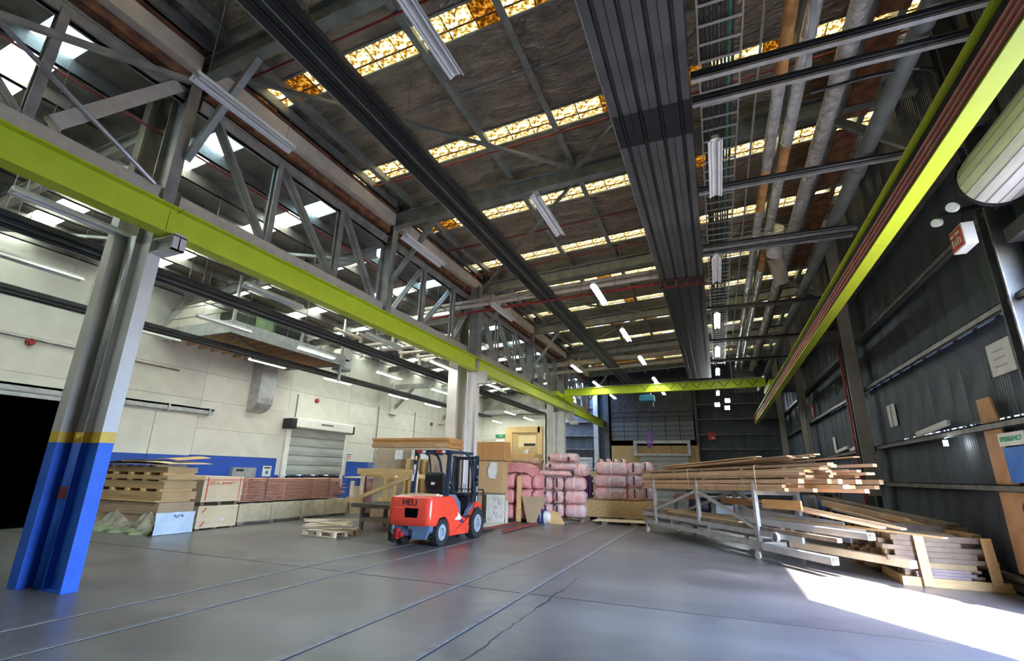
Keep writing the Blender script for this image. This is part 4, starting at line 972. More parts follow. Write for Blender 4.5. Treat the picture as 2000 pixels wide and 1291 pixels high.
for j in range(7):
    for i in range(61): fm.v.append((-12.955+.02*rn.random()+.015*math.sin(i*.9+j), 10.72+4.8*i/60, .02+.59*j/6))
for j in range(6):
    for i in range(60): a = j*61+i; fm.f.append((a,a+1,a+62,a+61))
part('clear_film', fm, m_filmc, lp_, smooth=True)
solo('plywood_offcut', MB().prism([(15.35,.01),(16.05,.01),(16.0,1.02),(15.5,1.02)],'x',-13.0,-12.98), m_ply, 'pale plywood offcut leaning at the end of the red brown boards', 'board')

# ---------------- small pallet of scrap
def pallet(name, cx, cy, rz, label, wx=1.15, wy=.8, m=None):
    m = m or m_pale
    r = root(name, (cx,cy,0), label, 'pallet', None, rz)
    for i in range(3): part('runner', MB().box(-wx/2,wx/2,-wy/2+i*(wy-.09)/2,-wy/2+.09+i*(wy-.09)/2,0,.02), m, r, local=True)
    for i in range(3):
        for j in range(3): part('block', MB().box(-wx/2+j*(wx-.12)/2,-wx/2+.12+j*(wx-.12)/2,-wy/2+i*(wy-.09)/2,-wy/2+.09+i*(wy-.09)/2,.02,.11), m, r, local=True)
    for i in range(7): part('deck_board', MB().box(-wx/2+i*(wx-.1)/6,-wx/2+.1+i*(wx-.1)/6,-wy/2,wy/2,.11,.13), m, r, local=True)
    return r
pallet('pallet', -9.35,10.55,-.12,'small pale pallet with broken slats on it, left of the forklift')
rs_ = random.Random(21)
for i in range(11):
    a = rs_.uniform(-.25,.5)+(0 if i%3 else .9); cx = -9.35+rs_.uniform(-.25,.25); cy = 10.5+rs_.uniform(-.2,.2); L_ = rs_.uniform(.5,.75)
    z = .145+i*.020
    d = Vector((math.cos(a),math.sin(a),0))*L_
    solo('scrap_slat', MB().bar(Vector((cx,cy,z))-d,Vector((cx,cy,z+.012))+d,.09,.018), m_pale if i%2 else m_ply, f'broken pale slat piled on the small pallet, {ORD[i]} from the bottom', 'board', 'scrap slats on the small pallet')

# ---------------- steel bench with timber frame
bn = root('steel_bench', (-8.9,12.2,0), 'dark steel work bench left of the forklift', 'bench')
for x in (-9.45,-8.35):
    for y in (11.85,12.95): part('leg', MB().box(x-.045,x+.045,y-.045,y+.045,0,.60), m_grey_t, bn)
part('lower_shelf', MB().box(-9.45,-8.35,11.80,11.95,.22,.34).box(-9.4,-8.4,11.95,12.95,.24,.28), m_grey_t, bn)
part('bench_top', MB().box(-9.75,-7.85,11.7,13.1,.60,.70), mat('dark_bench_steel',(.09,.075,.06),(.05,.04,.035),rough=.6), bn)
part('foot', MB().box(-8.42,-8.28,11.8,11.95,0,.03), m_galv, bn)
tf = root('pine_trestle', (-8.9,12.2,.70), 'unfinished pine frame with diagonal brace standing on the steel bench', 'frame')
def pb_(n_, p, q, wd=.09, h=.09, m=None): part(n_, MB().bar(p, q, wd, h), m or m_pine, tf)
pb_('top_rail',(-9.75,11.85,1.58),(-7.85,11.85,1.58),.09,.16); pb_('post',(-7.9,11.9,.7),(-7.9,11.9,1.5),.09,.09); pb_('post',(-7.78,11.85,.7),(-7.78,11.85,1.62),.09,.16,m_pale)
pb_('diagonal_brace',(-9.6,11.85,.86),(-7.95,11.85,1.46),.07,.10); pb_('post',(-9.95,11.9,.86),(-9.95,11.9,1.3),.08,.08,m_pale); pb_('post',(-9.6,11.9,.86),(-9.6,11.9,1.5),.08,.08,m_pale)
pb_('bottom_rail',(-10.1,11.9,.78),(-9.55,11.9,.78),.1,.14); pb_('bottom_rail',(-9.75,12.9,.76),(-7.85,12.9,.76),.09,.1); pb_('top_rail',(-9.75,12.9,1.45),(-7.85,12.9,1.45),.09,.14)
pb_('post',(-9.5,12.9,.8),(-9.5,12.9,1.4),.09,.12); pb_('post',(-8.6,12.9,.8),(-8.6,12.9,1.4),.09,.12); pb_('post',(-9.2,12.9,.8),(-9.0,12.7,1.45),.09,.12)
pb_('side_rail',(-9.7,11.9,1.5),(-9.7,12.9,1.45),.08,.1); pb_('side_rail',(-7.9,11.9,1.5),(-7.9,12.9,1.45),.08,.1)
for i, x in enumerate((-9.35,-8.95,-8.73,-8.48)):
    r = solo('standing_plank', MB().bar((x+(.0 if i else -.12),13.78,.0),(x+.06,13.72,2.0 if i < 3 else 1.95),.20 if i else .16,.05), [m_pine,m_pine,m_pine,m_mdf2][i], f'tall plank standing behind the pine frame, {ORD[i]} from the left', 'board')
for i, (x, y, z, L_) in enumerate(((-9.3,12.2,.715,.5),(-8.8,12.4,.715,.35),(-8.3,12.1,.715,.4))):
    solo('bench_offcut', MB().bar((x-L_/2,y,z),(x+L_/2,y+.1,z),.12,.03), m_mauve_t, f'flat timber offcut lying on the steel bench, {ORD[i]} from the left', 'timber')
# red & blue things behind the bench
rk = root('tool_cabinet', (-11.6,15.2,0), 'dark red tool cabinet behind the bench', 'cabinet')
part('body', MB().box(-12.0,-11.3,15.0,15.5,.15,1.45), m_redsteel, rk); part('label', MB().box(-11.9,-11.6,14.98,15.0,1.3,1.4), m_paper, rk); part('plinth', MB().box(-11.95,-11.35,15.05,15.45,0,.15), m_black, rk)
for z in (.5,.85,1.2): part('drawer_front', MB().box(-11.96,-11.34,14.98,15.0,z-.14,z+.14), m_redsteel, rk)
wtb = root('work_table', (-13.0,16.6,0), 'white topped table at the end of the red brown boards', 'table')
part('table_top', MB().box(-13.9,-11.9,16.1,17.0,1.30,1.36), m_white, wtb)
for x in (-13.8,-12.0):
    for y in (16.2,16.9): part('leg', MB().box(x-.04,x+.04,y-.04,y+.04,0,1.3), m_bluebin, wtb)
for i, (x, y, zt) in enumerate(((-12.2,17.4,2.75),(-10.6,17.0,2.8))):
    solo('marker_post', MB().tube((x,y,0),(x,y,zt),.04,8), m_galv, f'thin grey upright pole behind the bench, {"left" if i==0 else "right"} one', 'pole')

# ---------------- wrapped board stack and orange board stack
ws = root('wrapped_board_stack', (-9.9,14.6,0), 'tall film wrapped stack of brown boards behind the forklift', 'board stack')
sheets(ws,'board',-10.85,-8.05,14.0,14.9,.12,2.30,16,m_mdf2,.01)
sheets(ws,'top_board',-11.0,-8.0,13.95,14.98,2.36,2.68,8,m_mdf3,.04)
bearers(ws,-10.85,-8.05,14.0,14.9,0,.119,5,m_grey_t)
part('spacer', MB().box(-10.8,-8.1,14.05,14.85,2.301,2.355), m_pale, ws)
ff = MB(); rn = random.Random(8); nx, nz = 50, 24
for j in range(nz+1):
    for i in range(nx+1): ff.v.append((-11.02+3.05*i/nx, 13.93-.05*rn.random()-.05*abs(math.sin(i*.35+j*.5)), .3+2.2*j/nz))
for j in range(nz):
    for i in range(nx): a = j*(nx+1)+i; ff.f.append((a,a+1,a+nx+2,a+nx+1))
part('stretch_film', ff, m_filmc, ws, smooth=True)
for x in (-9.95,-9.3,-8.95): part('delivery_label', MB().box(x,x+.3,13.85,13.86,1.98,2.28), m_paper, ws)
osk = root('orange_board_stack', (-7.9,16.3,0), 'tall stack of orange edged boards right of the slim steel column', 'board stack')
sheets(osk,'board',-8.42,-6.95,16.0,16.5,.95,2.0,28,m_mdf,.008); sheets(osk,'top_board',-8.42,-6.87,15.98,16.52,2.04,2.68,12,m_mdf3,.02)
sheets(osk,'lower_board',-8.4,-7.0,15.98,16.5,.1,.85,5,m_mdf2,.01)
part('spacer', MB().box(-8.4,-7.0,16.05,16.48,2.001,2.035), m_grey_t, osk); part('spacer', MB().box(-8.4,-7.0,16.05,16.48,.855,.945), m_grey_t, osk); bearers(osk,-8.4,-7,16,16.5,0,.1,4,m_grey_t)
part('torn_paper', MB().add([(-7.45,15.97,1.45),(-7.2,15.97,1.4),(-7.1,15.95,1.75),(-7.15,15.96,1.95),(-7.4,15.97,1.98),(-7.5,15.95,1.7)],[(0,1,2,3,4,5)]), m_paper, osk)
sk3 = root('golden_board_stack', (-6.9,19.4,1.6), 'low pack of golden boards seen above the pink batts', 'board stack')
sheets(sk3,'board',-8.7,-6.9,19.2,20.2,2.1,2.42,7,m_pine,.03); part('carton', MB().box(-8.6,-6.9,19.3,20.2,.1,2.05), m_mdf2, sk3); bearers(sk3,-8.6,-7,19.3,20.2,0,.1,3,m_grey_t)

# ---------------- insulation
def blob(x0, x1, y0, y1, z0, z1, seed, amp=.02, e=.34, n=(14,10), ce=None):
    ce = ce or e*1.6
    """rounded bulging bundle: superellipsoid cross-section extruded along x"""
    rn = random.Random(seed); mb = MB(); cx, cy, cz = (x0+x1)/2,(y0+y1)/2,(z0+z1)/2; a, b, c = (x1-x0)/2,(y1-y0)/2,(z1-z0)/2
    N, K = 22, 12; ph = rn.random()*9
    for j in range(K+1):
        v = -math.pi/2+math.pi*j/K; cv = abs(math.cos(v))**e; sv = math.copysign(abs(math.sin(v))**e, math.sin(v))
        for i in range(N):
            u = 2*math.pi*i/N; cu = math.copysign(abs(math.cos(u))**ce, math.cos(u)); su = math.copysign(abs(math.sin(u))**ce, math.sin(u))
            p = Vector((a*sv, b*cv*cu, c*cv*su)); q = Vector((cx,cy,cz))+p
            d = noise.noise(q*4+Vector((ph,ph,0)))*amp*1.5; q += p.normalized()*d
            mb.v.append(tuple(q))
    for j in range(K):
        for i in range(N): k0 = j*N+i; k1 = j*N+(i+1)%N; mb.f.append((k0,k1,k1+N,k0+N))
    mb.f.append(tuple(range(N-1,-1,-1))); mb.f.append(tuple(K*N+i for i in range(N)))
    return mb
def roll(x0, x1, y0, y1, z0, z1, seed, label, group, axis='x', wrap=True, core=True, m=None):
    r = root('insulation_roll', ((x0+x1)/2,(y0+y1)/2,z0), label, 'insulation', group)
    if axis == 'x':
        part('pink_roll', blob(x0+.04,x1-.04,y0,y1,z0,z1,seed,.014,.28,ce=.78), m or m_pinkp, r, smooth=True)
        if wrap:
            part('plastic_wrap', blob(x0,x1,y0-.015,y1+.015,z0-.0,z1+.012,seed+50,.035,.42,ce=.85), m_film, r, smooth=True)
            tw = MB().tube((x0+.02,(y0+y1)/2,(z0+z1)/2),(x0-.10,(y0+y1)/2-.03,(z0+z1)/2-.03),.10,8,.03); part('twisted_end', tw, m_film, r, smooth=True)
            part('tape_band', blob((x0+x1)/2-.02,(x0+x1)/2+.02,y0-.02,y1+.02,z0-.0,z1+.016,seed+50,.035,.2,ce=.85), m_paper, r, smooth=True)
    else:
        w_ = x1-x0
        mb = blob(y0+.03,y1-.03,x0,x1,z0,z1,seed,.014,.28,ce=.78); mb.v = [(v[1],v[0],v[2]) for v in mb.v]
        part('pink_roll', mb, m or m_pinkp, r, smooth=True)
        c = Vector(((x0+x1)/2,y0+.02,(z0+z1)/2))
        sp_ = [c+Vector((math.cos(t)*t*.013*(w_/.45),-.012,math.sin(t)*t*.013*(w_/.45))) for t in [i*.45 for i in range(28)]]
        part('spiral_end', MB().path(sp_,.007,5), m_pink, r)
        mb = blob(y0-.02,y1,x0-.012,x1+.012,z0,z1+.012,seed+50,.035,.42,ce=.85); mb.v = [(v[1],v[0],v[2]) for v in mb.v]
        if wrap: part('plastic_wrap', mb, m_film, r, smooth=True)
        part('dark_tape', MB().box((x0+x1)/2-.03,(x0+x1)/2+.02,y0-.04,y0-.03,z0+.1,z1-.04), m_ink, r)
    return r
# first pile: unwrapped batts
G1 = 'pink batts in the left pile'
k = 0
for lay in range(3):
    for c, (a, b) in enumerate(((-7.35,-6.72),(-6.71,-6.1))):
        r = root('insulation_batt', ((a+b)/2,16.95,.06+lay*.52), f"bulging pink insulation bale, {['bottom','middle','upper'][lay]} layer of the left pile, {'left' if c==0 else 'right'} one", 'insulation', G1)
        part('pink_bale', blob(a,b,16.55,17.5,.06+lay*.52,.06+lay*.52+.515,k,.03,.35), m_pink, r, smooth=True); k += 1
for i in range(5):
    z = 1.635+i*.065; mb = MB(); a, b = -7.25+.04*i, -6.05-.03*i
    for q in range(13):
        u = q/12; x = a+(b-a)*u; zz = z+.03*math.sin(u*math.pi)+.012*math.sin(u*17) - (.10*(u-.75)/.25 if u > .75 else 0)
        mb.v += [(x,16.55,zz),(x,17.4,zz),(x,16.55,zz+.055),(x,17.4,zz+.055)]
    for q in range(12):
        s_ = 4*q; mb.f += [(s_,s_+4,s_+5,s_+1),(s_+2,s_+3,s_+7,s_+6),(s_,s_+2,s_+6,s_+4),(s_+1,s_+5,s_+7,s_+3)]
    mb.f += [(0,1,3,2),(48,50,51,49)]
    solo('folded_batt', mb, m_pink, f"flat pink batt laid on top of the left pile, {['lowest','second','third','fourth','topmost'][i]} of five", 'insulation', 'flat pink batts on the left pile', smooth=False)
for i in range(3):
    r = root('insulation_batt', (-5.95+i*.02,16.9,.4+.42*i), f"pink batt edge folded down at the right side of the left pile, {['lowest','middle','highest'][i]}", 'insulation', 'folded batt edges')
    part('pink_bale', blob(-6.1,-5.85,16.6,17.4,.1+.5*i,.58+.5*i,30+i,.03,.4), m_pink, r, smooth=True)
kr = root('kraft_sheet', (-6.5,18.2,1.95), 'crumpled brown kraft covered batt lying behind the left pile', 'insulation')
part('sheet', blob(-7.2,-6.3,17.55,18.8,1.95,2.2,77,.05,.4), mat('kraft_paper', (.50,.33,.2), (.38,.24,.14), rough=.8, bump=.6), kr, smooth=True)
part('support_bale', blob(-7.2,-6.35,17.55,18.7,0,1.95,78,.04,.3), m_pink, kr, smooth=True)
for i, x in enumerate((-7.03,-6.5)):
    solo('leaning_plank', MB().bar((x+.02,16.40,.02 if i else .7),(x,16.52,1.53),.17,.025,up=(0,1,0)), m_pine, f"golden plank leaning against the pink bales, {'left' if i==0 else 'right'} one", 'board')
solo('leaning_sheet', MB().prism([(-6.15,.02),(-5.85,.02),(-5.45,.85),(-6.35,.88)],'y',16.36,16.38), m_mdf2, 'brown board offcut leaning at the foot of the left pile', 'board')
wbd = root('speckled_board', (-7.2,16.1,0), 'white speckled board propped upright beside the forklift mast', 'board')
part('board', MB().box(-7.42,-6.76,15.78,15.83,.0,.90), m_whitebd, wbd); part('second_board', MB().box(-6.74,-6.66,15.85,15.90,.0,.72), m_whitebd, wbd)
mk = MB(); rn = random.Random(2)
for i in range(26):
    x = -7.38+rn.random()*.5; z = .08+rn.random()*.72; mk.bar((x,15.775,z+.05),(x+.07,15.775,z-.03),.006,.008)
part('printed_dashes', mk, m_girt, wbd)
# second pile
G2 = 'wrapped pink rolls of the middle pile'
base = pallet('pallet', -5.35,18.1,0,'low pallet under the middle pile of pink rolls',1.7,.9,m_grey_t)
for lay, z in enumerate((.14,.60,1.06)):
    nmz = ['bottom','second','third'][lay]
    roll(-6.05,-5.63,17.45,18.5,z,z+.44,100+lay*3,f'wrapped pink roll seen end on, {nmz} layer of the middle pile, left one',G2,'y')
    roll(-5.62,-5.22,17.5,18.5,z,z+.44,101+lay*3,f'wrapped pink roll seen end on, {nmz} layer of the middle pile, inner one',G2,'y')
    roll(-5.2,-4.42,17.5,18.0,z,z+.46,102+lay*3,f'wrapped pink roll lying sideways, {nmz} layer of the middle pile',G2,'x')
roll(-6.25,-4.95,17.4,18.4,1.53,1.75,140,'flat wrapped pink pack under the top of the middle pile',G2,'x',core=False)
roll(-5.95,-4.60,17.5,18.3,1.76,2.02,141,'wrapped pink pack with black bands near the top of the middle pile',G2,'x')
roll(-4.85,-4.35,17.5,18.2,1.56,2.02,142,'white bagged roll end at the upper right of the middle pile',G2,'x',m=m_pinkp)
roll(-5.85,-4.72,17.5,18.3,2.05,2.36,143,'topmost wrapped pink pack of the middle pile',G2,'x')
for i, (x, z) in enumerate(((-5.7,1.83),(-5.0,2.08),(-5.75,2.08))):
    solo('black_tape', MB().box(x,x+.06,17.44,17.47,z,z+.14), m_ink, f'black tape strip on the top packs of the middle pile, {ORD[i]} one', 'tape')
# third pile
G3 = 'wrapped pink rolls of the right pile'
for lay, z in enumerate((.72,1.18,1.64)):
    nmz = ['bottom','middle','top'][lay]
    roll(-4.45+.08*(lay==2),-3.18+.05*(lay==2),18.95,19.45,z,z+.455,160+lay,f'long wrapped pink roll lying sideways, {nmz} of the right pile',G3,'x')
    roll(-3.2,-2.62,19.0,19.9,z,z+.46,170+lay,f'crumpled wrapped roll end, {nmz} one at the right side of the right pile',G3,'y')
    roll(-2.85,-2.35,19.9,20.8,z,z+.5,180+lay,f'wrapped roll behind the right pile, {nmz} one',G3,'y')
for i in range(4): roll(-4.5+i*.3,-4.22+i*.3,19.7,20.4,.73,2.25,190+i,f'upright wrapped roll behind the right pile, {ORD[i]} from the left',G3,'y')
solo('purple_sheets', MB().box(-4.95,-4.90,19.3,19.9,.75,1.65).box(-4.86,-4.82,19.3,19.9,.75,1.62).box(-4.78,-4.74,19.3,19.9,.75,1.6).box(-4.70,-4.67,19.3,19.9,.75,1.55), m_purpl2, 'dark purple sheets standing between the two pink piles', 'sheet')
cr = root('plywood_crate', (-3.6,19.4,0), 'long low plywood crate under the right pile of pink rolls', 'crate')
part('front_panel', MB().box(-5.0,-2.2,18.88,18.90,.12,.70), m_osb, cr); part('rear_panel', MB().box(-5.0,-2.2,20.8,20.82,.12,.70), m_osb, cr)
part('end_panel', MB().box(-5.0,-4.98,18.9,20.8,.12,.70), m_osb, cr); part('end_panel', MB().box(-2.22,-2.2,18.9,20.8,.12,.70), m_osb, cr); part('lid', MB().box(-5.0,-2.2,18.88,20.82,.70,.715), m_osb, cr)
bearers(cr,-5,-2.2,18.9,20.8,0,.119,5,m_grey_t)
bc = root('chipboard_box', (-4.9,21.5,0), 'pale plywood box standing behind the purple sheets', 'crate')
part('side', MB().box(-5.9,-4.4,21.4,21.44,.0,1.75), m_ply, bc); part('back', MB().box(-5.9,-4.4,22,22.04,0,1.75), m_ply, bc); part('lid', MB().box(-5.9,-4.4,21.4,22.04,1.75,1.77), m_ply, bc)
solo('floor_sheet', MB().box(-4.2,-2.4,17.6,18.6,.09,.105), m_ply, 'flat pale sheet lying in front of the plywood crate', 'board')
solo('sheet_skid', MB().box(-3.9,-3.7,17.7,18.5,0,.089).box(-2.9,-2.7,17.7,18.5,0,.089), m_grey_t, 'dark skids under the flat pale sheet', 'timber')
# sack & board at the foot of the middle pile
sk = root('striped_sack', (-6.0,16.9,0), 'white woven sack with dark blue stripes at the foot of the middle pile', 'sack')
part('sack_body', blob(-6.05,-5.45,16.55,16.95,.0,.42,200,.05,.5), m_paper, sk, smooth=True)
for x in (-5.83,-5.70): part('blue_stripe', blob(x,x+.07,16.53,16.97,.0,.44,200,.0,.2), mat('navy_stripe',(.02,.03,.12)), sk, smooth=True)
part('loose_flap', blob(-6.2,-5.95,16.5,16.9,.0,.28,201,.06,.6), m_paper, sk, smooth=True)
solo('golden_offcut', MB().prism([(-5.50,.0),(-4.95,.0),(-5.12,.36),(-5.42,.42)],'y',16.72,16.76), m_pine, 'golden plywood offcut leaning on the striped sack', 'board')
solo('white_scrap', MB().box(-5.15,-4.95,17.2,17.3,0,.01), m_paper, 'small white scrap on the floor right of the middle pile', 'scrap')
# steel bars on the floor
for i, (p, q, lab) in enumerate((((-5.72,13.3,.035),(-5.68,16.0,.035),'dark red steel channel on the floor ahead of the forklift, right one'),((-6.35,13.35,.035),(-6.3,16.0,.035),'dark red steel channel on the floor ahead of the forklift, left one'))):
    solo('steel_channel', MB().bar(p,q,.10,.015).bar((p[0]-.045,p[1],.055),(q[0]-.045,q[1],.055),.01,.05).bar((p[0]+.045,p[1],.055),(q[0]+.045,q[1],.055),.01,.05), m_redsteel, lab, 'steel bar')
solo('white_floor_board', MB().box(-7.3,-6.5,14.6,16.0,.0,.02), m_whitebd, 'flat white board on the floor behind the forks', 'board')

# ================================================================== FORKLIFT
FK = root('forklift', (-6.5,10.3,0), 'red counterbalance forklift with slate blue chassis and dark overhead guard', 'forklift')
def fp(n_, mb, m, lab=None, smooth=False, bevel=0, par=None): return part(n_, mb, m, par or FK, lab, smooth, True, bevel)
def rrect(hx, y0, y1, r, n=6, taper=0):
    pts = []
    for cx, cy, a0 in ((hx-r,y0+r,-90),(hx-.06,y1-.06,0),(-hx+.06,y1-.06,90),(-hx+r,y0+r,180)):
        rr_ = r if cy < (y0+y1)/2 else .06
        for k in range(n+1):
            t = math.radians(a0+90*k/n); pts.append((cx+rr_*math.cos(t), cy+rr_*math.sin(t)))
    return pts
# counterweight: loft of rounded rectangles ; a black block on the rear face paints the socket's darkness
cwm = MB(); lv_ = [(.44,.55,-.53,-.20),(.48,.575,-.56,-.20),(.60,.58,-.57,-.14),(.64,.58,-.57,.40),(.97,.575,-.55,.40),(1.035,.56,-.53,.40),(1.06,.52,-.49,.40)]
rings = []
for z, hx, y0, y1_ in lv_:
    ring = rrect(hx, y0, y1_, .15); rings.append(len(cwm.v)); cwm.v += [(a,b,z) for a,b in ring]
nr = len(ring)
for a, b in zip(rings, rings[1:]):
    for i in range(nr): cwm.f.append((a+i, a+(i+1)%nr, b+(i+1)%nr, b+i))
cwm.f.append(tuple(rings[0]+i for i in range(nr-1,-1,-1))); cwm.f.append(tuple(rings[-1]+i for i in range(nr)))
cw = fp('counterweight', cwm, m_fred, smooth=True)
fp('socket_shade_block', MB().box(-.20,.16,-.575,-.50,.68,.88), m_dark, par=cw) if False else part('socket_shade_block', MB().box(-.10,.26,-.572,-.52,.60,.82), m_dark, FK, None, False, True, .02)  # solid black block, the opening's shade put into its colour
fp('socket_rim', MB().box(-.40,-.12,-.567,-.52,.59,.83), m_fred, bevel=.02)
lt = lettering('badge_lettering', 'HELI', .20, Matrix.Translation((-6.48,10.3-.555,.93)) @ Euler((math.pi/2,0,0)).to_matrix().to_4x4(), m_black, FK, .006, 'dark raised maker lettering')
fp('rear_chassis', MB().prism([(-.46,.22),(.40,.22),(.54,.34),(.54,.46),(-.54,.46),(-.54,.3)],'y',-.47,-.34), m_fblue, bevel=.02)
fp('rear_skirt', MB().prism([(.12,.18),(.46,.18),(.55,.46),(.0,.46),(.0,.38),(.12,.36)],'y',-.53,-.47), m_fblue)
fp('rear_recess', MB().box(-.38,.0,-.452,-.44,.24,.46), m_dark)
fp('tow_hitch', MB().box(-.36,-.14,-.58,-.45,.20,.31).box(-.28,-.22,-.60,-.50,.16,.38), m_redl, bevel=.008)
fp('hydraulic_hose', MB().path([(-.45,-.46,.5),(-.42,-.50,.4),(-.43,-.5,.28),(-.30,-.52,.2)],.02,8), m_galv)
fp('black_side_panel', MB().prism([(-.56,.10),(-.42,.06),(-.42,.46),(-.575,.46)],'y',-.46,-.30), m_black)
# side bodies with wheel arches
def arch(yc, r, z0, a0=180, a1=0, n=10): return [(yc+r*math.cos(math.radians(a0+(a1-a0)*k/n)), z0+r*math.sin(math.radians(a0+(a1-a0)*k/n))) for k in range(n+1)]
side = [(-.34,.46)]+arch(0,.345,.28,148,4,12)+[(.37,.18),(1.30,.16),(1.34,.30)]+arch(1.72,.42,.34,178,60,7)+[(2.05,.80),(1.72,.88),(1.40,.56),(1.12,.50),(.86,.60),(.50,1.02),(.35,1.06),(-.30,1.0)]
for s in (-1, 1):
    a, b = (.50,.565) if s > 0 else (-.565,-.50)
    fp('side_body', MB().prism(side,'x',a,b), m_fred)
    fp('step', MB().box(*( (.42,.56) if s > 0 else (-.56,-.42)),.86,1.30,.30,.34), m_black)
    fp('badge', MB().prism([(.55,.52),(.72,.60),(.72,.68),(.86,.58),(1.02,.42),(.80,.50)],'x',*( (.566,.570) if s > 0 else (-.570,-.566))), m_paper)
    fp('badge_navy_part', MB().prism([(.78,.47),(.92,.53),(1.03,.41)],'x',*( (.5705,.572) if s > 0 else (-.572,-.5705))), mat('navy_decal',(.02,.03,.14)))  # navy part of the badge decal
fp('engine_cover', MB().prism([(.38,.50),(.38,1.08),(.72,1.08),(.98,.88),(1.02,.50)],'x',-.49,.49), m_fblue, bevel=.02)
fp('floor_plate', MB().box(-.49,.49,.95,1.75,.40,.46), m_fblue)
fp('front_cowl', MB().prism([(1.45,.46),(1.60,1.05),(1.72,1.05),(1.85,.46)],'x',-.40,.40), m_black, bevel=.02)
fp('dash_top', MB().box(-.40,.42,1.35,1.75,1.02,1.10), m_black, bevel=.02)
fp('front_fender', MB().prism([(1.25,.46),(1.42,.70),(1.68,.84),(2.0,.80),(2.05,.70),(1.75,.70)],'x',.40,.50), m_fblue)
fp('front_fender', MB().prism([(1.25,.46),(1.42,.70),(1.68,.84),(2.0,.80),(2.05,.70),(1.75,.70)],'x',-.50,-.40), m_fblue)
fp('underbody', MB().box(-.40,.40,.15,1.9,.16,.48), m_black)
# seat
fp('seat_base', MB().box(-.25,.25,.50,.98,1.08,1.22), m_black, bevel=.05)
fp('seat_back', MB().prism([(.50,1.15),(.40,1.52),(.44,1.60),(.54,1.60),(.64,1.20)],'x',-.26,.26), m_black, bevel=.05)
fp('seat_label', MB().box(-.05,.05,.395,.41,1.30,1.36), m_paper)
fp('steering_column', MB().tube((-.02,1.55,1.05),(-.02,1.30,1.30),.025,8), m_black)
sw = MB(); R_ = .17
cc = Vector((-.02,1.28,1.31)); uu = Vector((1,0,0)); vv = Vector((0,.7,.7)).normalized()
sw.path([cc+uu*R_*math.cos(t)+vv*R_*math.sin(t) for t in [2*math.pi*i/18 for i in range(19)]],.014,6); sw.bar(cc-uu*R_,cc+uu*R_,.02,.015)
fp('steering_wheel', sw, m_black)
for x in (.26,.31,.36): fp('lever', MB().tube((x,1.5,1.08),(x,1.42,1.32),.01,6), m_chrome)
# overhead guard
for s in (-1, 1):
    x = .47*s
    fp('rear_pillar', MB().bar((x,.26,1.02),(x,.34,2.06),.06,.10,up=(1,0,0)), m_fnavy if s > 0 else m_fnavy)
    fp('front_pillar', MB().path([(x,1.78,1.0),(x,1.62,1.55),(x,1.48,1.88),(x,1.32,2.03),(x,1.15,2.07)],.035,8), m_fnavy, smooth=True)
    fp('guard_side_rail', MB().bar((x,.30,2.08),(x,1.55,2.08),.06,.07), m_fnavy)
    fp('inner_hoop', MB().path([(x*.62,.42,2.05),(x*.62,.62,2.0),(x*.62,.72,1.75),(x*.62,.78,1.4),(x*.62,.95,1.15)],.022,8), m_fnavy, smooth=True)
for yy in (.32,.55,.75,.95,1.15,1.35,1.55): fp('guard_bar', MB().bar((-.47,yy,2.09),(.47,yy,2.09),.05,.03), m_fnavy)
fp('guard_rear_rail', MB().bar((-.5,.30,2.08),(.5,.30,2.08),.07,.08), m_fnavy)
for x in (-.36,.20): fp('tail_light', MB().box(x-.06,x+.10,.24,.27,2.05,2.11), m_redl); fp('reverse_light', MB().box(x+.10,x+.18,.24,.27,2.05,2.11), m_paper)
fp('beacon', MB().tube((-.47,.30,1.88),(-.47,.30,1.97),.03,10), m_orl, 'orange beacon')
fp('number_plate', MB().bar((-.47,.215,1.38),(-.47,.30,1.80),.062,.012,up=(0,1,0)), m_paper)
lettering('fleet_number', '0454', .085, Matrix.Translation((-6.97,10.3+.24,1.58)) @ Euler((math.radians(78),math.radians(-90),0),'XYZ').to_matrix().to_4x4(), m_black, FK, .003)
# wheels
def wheel(name, x, y, r, wd, rear):
    e = bpy.data.objects.new(name, None); COL.objects.link(e); e.parent = FK; e.location = (x,y,r)
    L = lambda mb: mb
    t = MB().ring((0,0,0),'x',r*.60,r*.94,wd,32)
    part('tyre', t, m_rubber, e, local=True, smooth=False)
    tr = MB(); n_ = 20
    for k in range(n_):
        a = 2*math.pi*k/n_
        for s in (-1, 1):
            a2 = a+(.5 if s > 0 else 0)*2*math.pi/n_
            c0 = Vector((s*wd*.27, math.cos(a2)*r*.965, math.sin(a2)*r*.965)); tdir = Vector((0,-math.sin(a2),math.cos(a2)))
            tr.bar(c0-tdir*r*.085, c0+tdir*r*.085, wd*.48, r*.08, up=(0,math.cos(a2),math.sin(a2)))
    part('tread', tr, m_rubber, e, local=True)
    sx = 1 if x > 0 else -1
    rim = MB().ring((sx*wd*.30,0,0),'x',r*.30,r*.62,wd*.35,28).tube((sx*wd*.18,0,0),(sx*wd*.26,0,0),r*.36,24).tube((sx*wd*.2,0,0),(sx*wd*.42,0,0),r*.17,16)
    part('rim', rim, m_rim, e, local=True)
    part('inner_disc', MB().tube((-sx*wd*.4,0,0),(-sx*wd*.1,0,0),r*.62,20), m_black, e, local=True)
    nt_ = MB()
    for k in range(6): a = 2*math.pi*k/6; nt_.tube((sx*wd*.25,math.cos(a)*r*.25,math.sin(a)*r*.25),(sx*wd*.33,math.cos(a)*r*.25,math.sin(a)*r*.25),r*.035,6)
    part('wheel_nuts', nt_, m_galv, e, local=True)
for s in (-1, 1):
    wheel('rear_wheel', s*.48, 0, .29, .19, True); wheel('front_wheel', s*.50, 1.72, .36, .24, False)
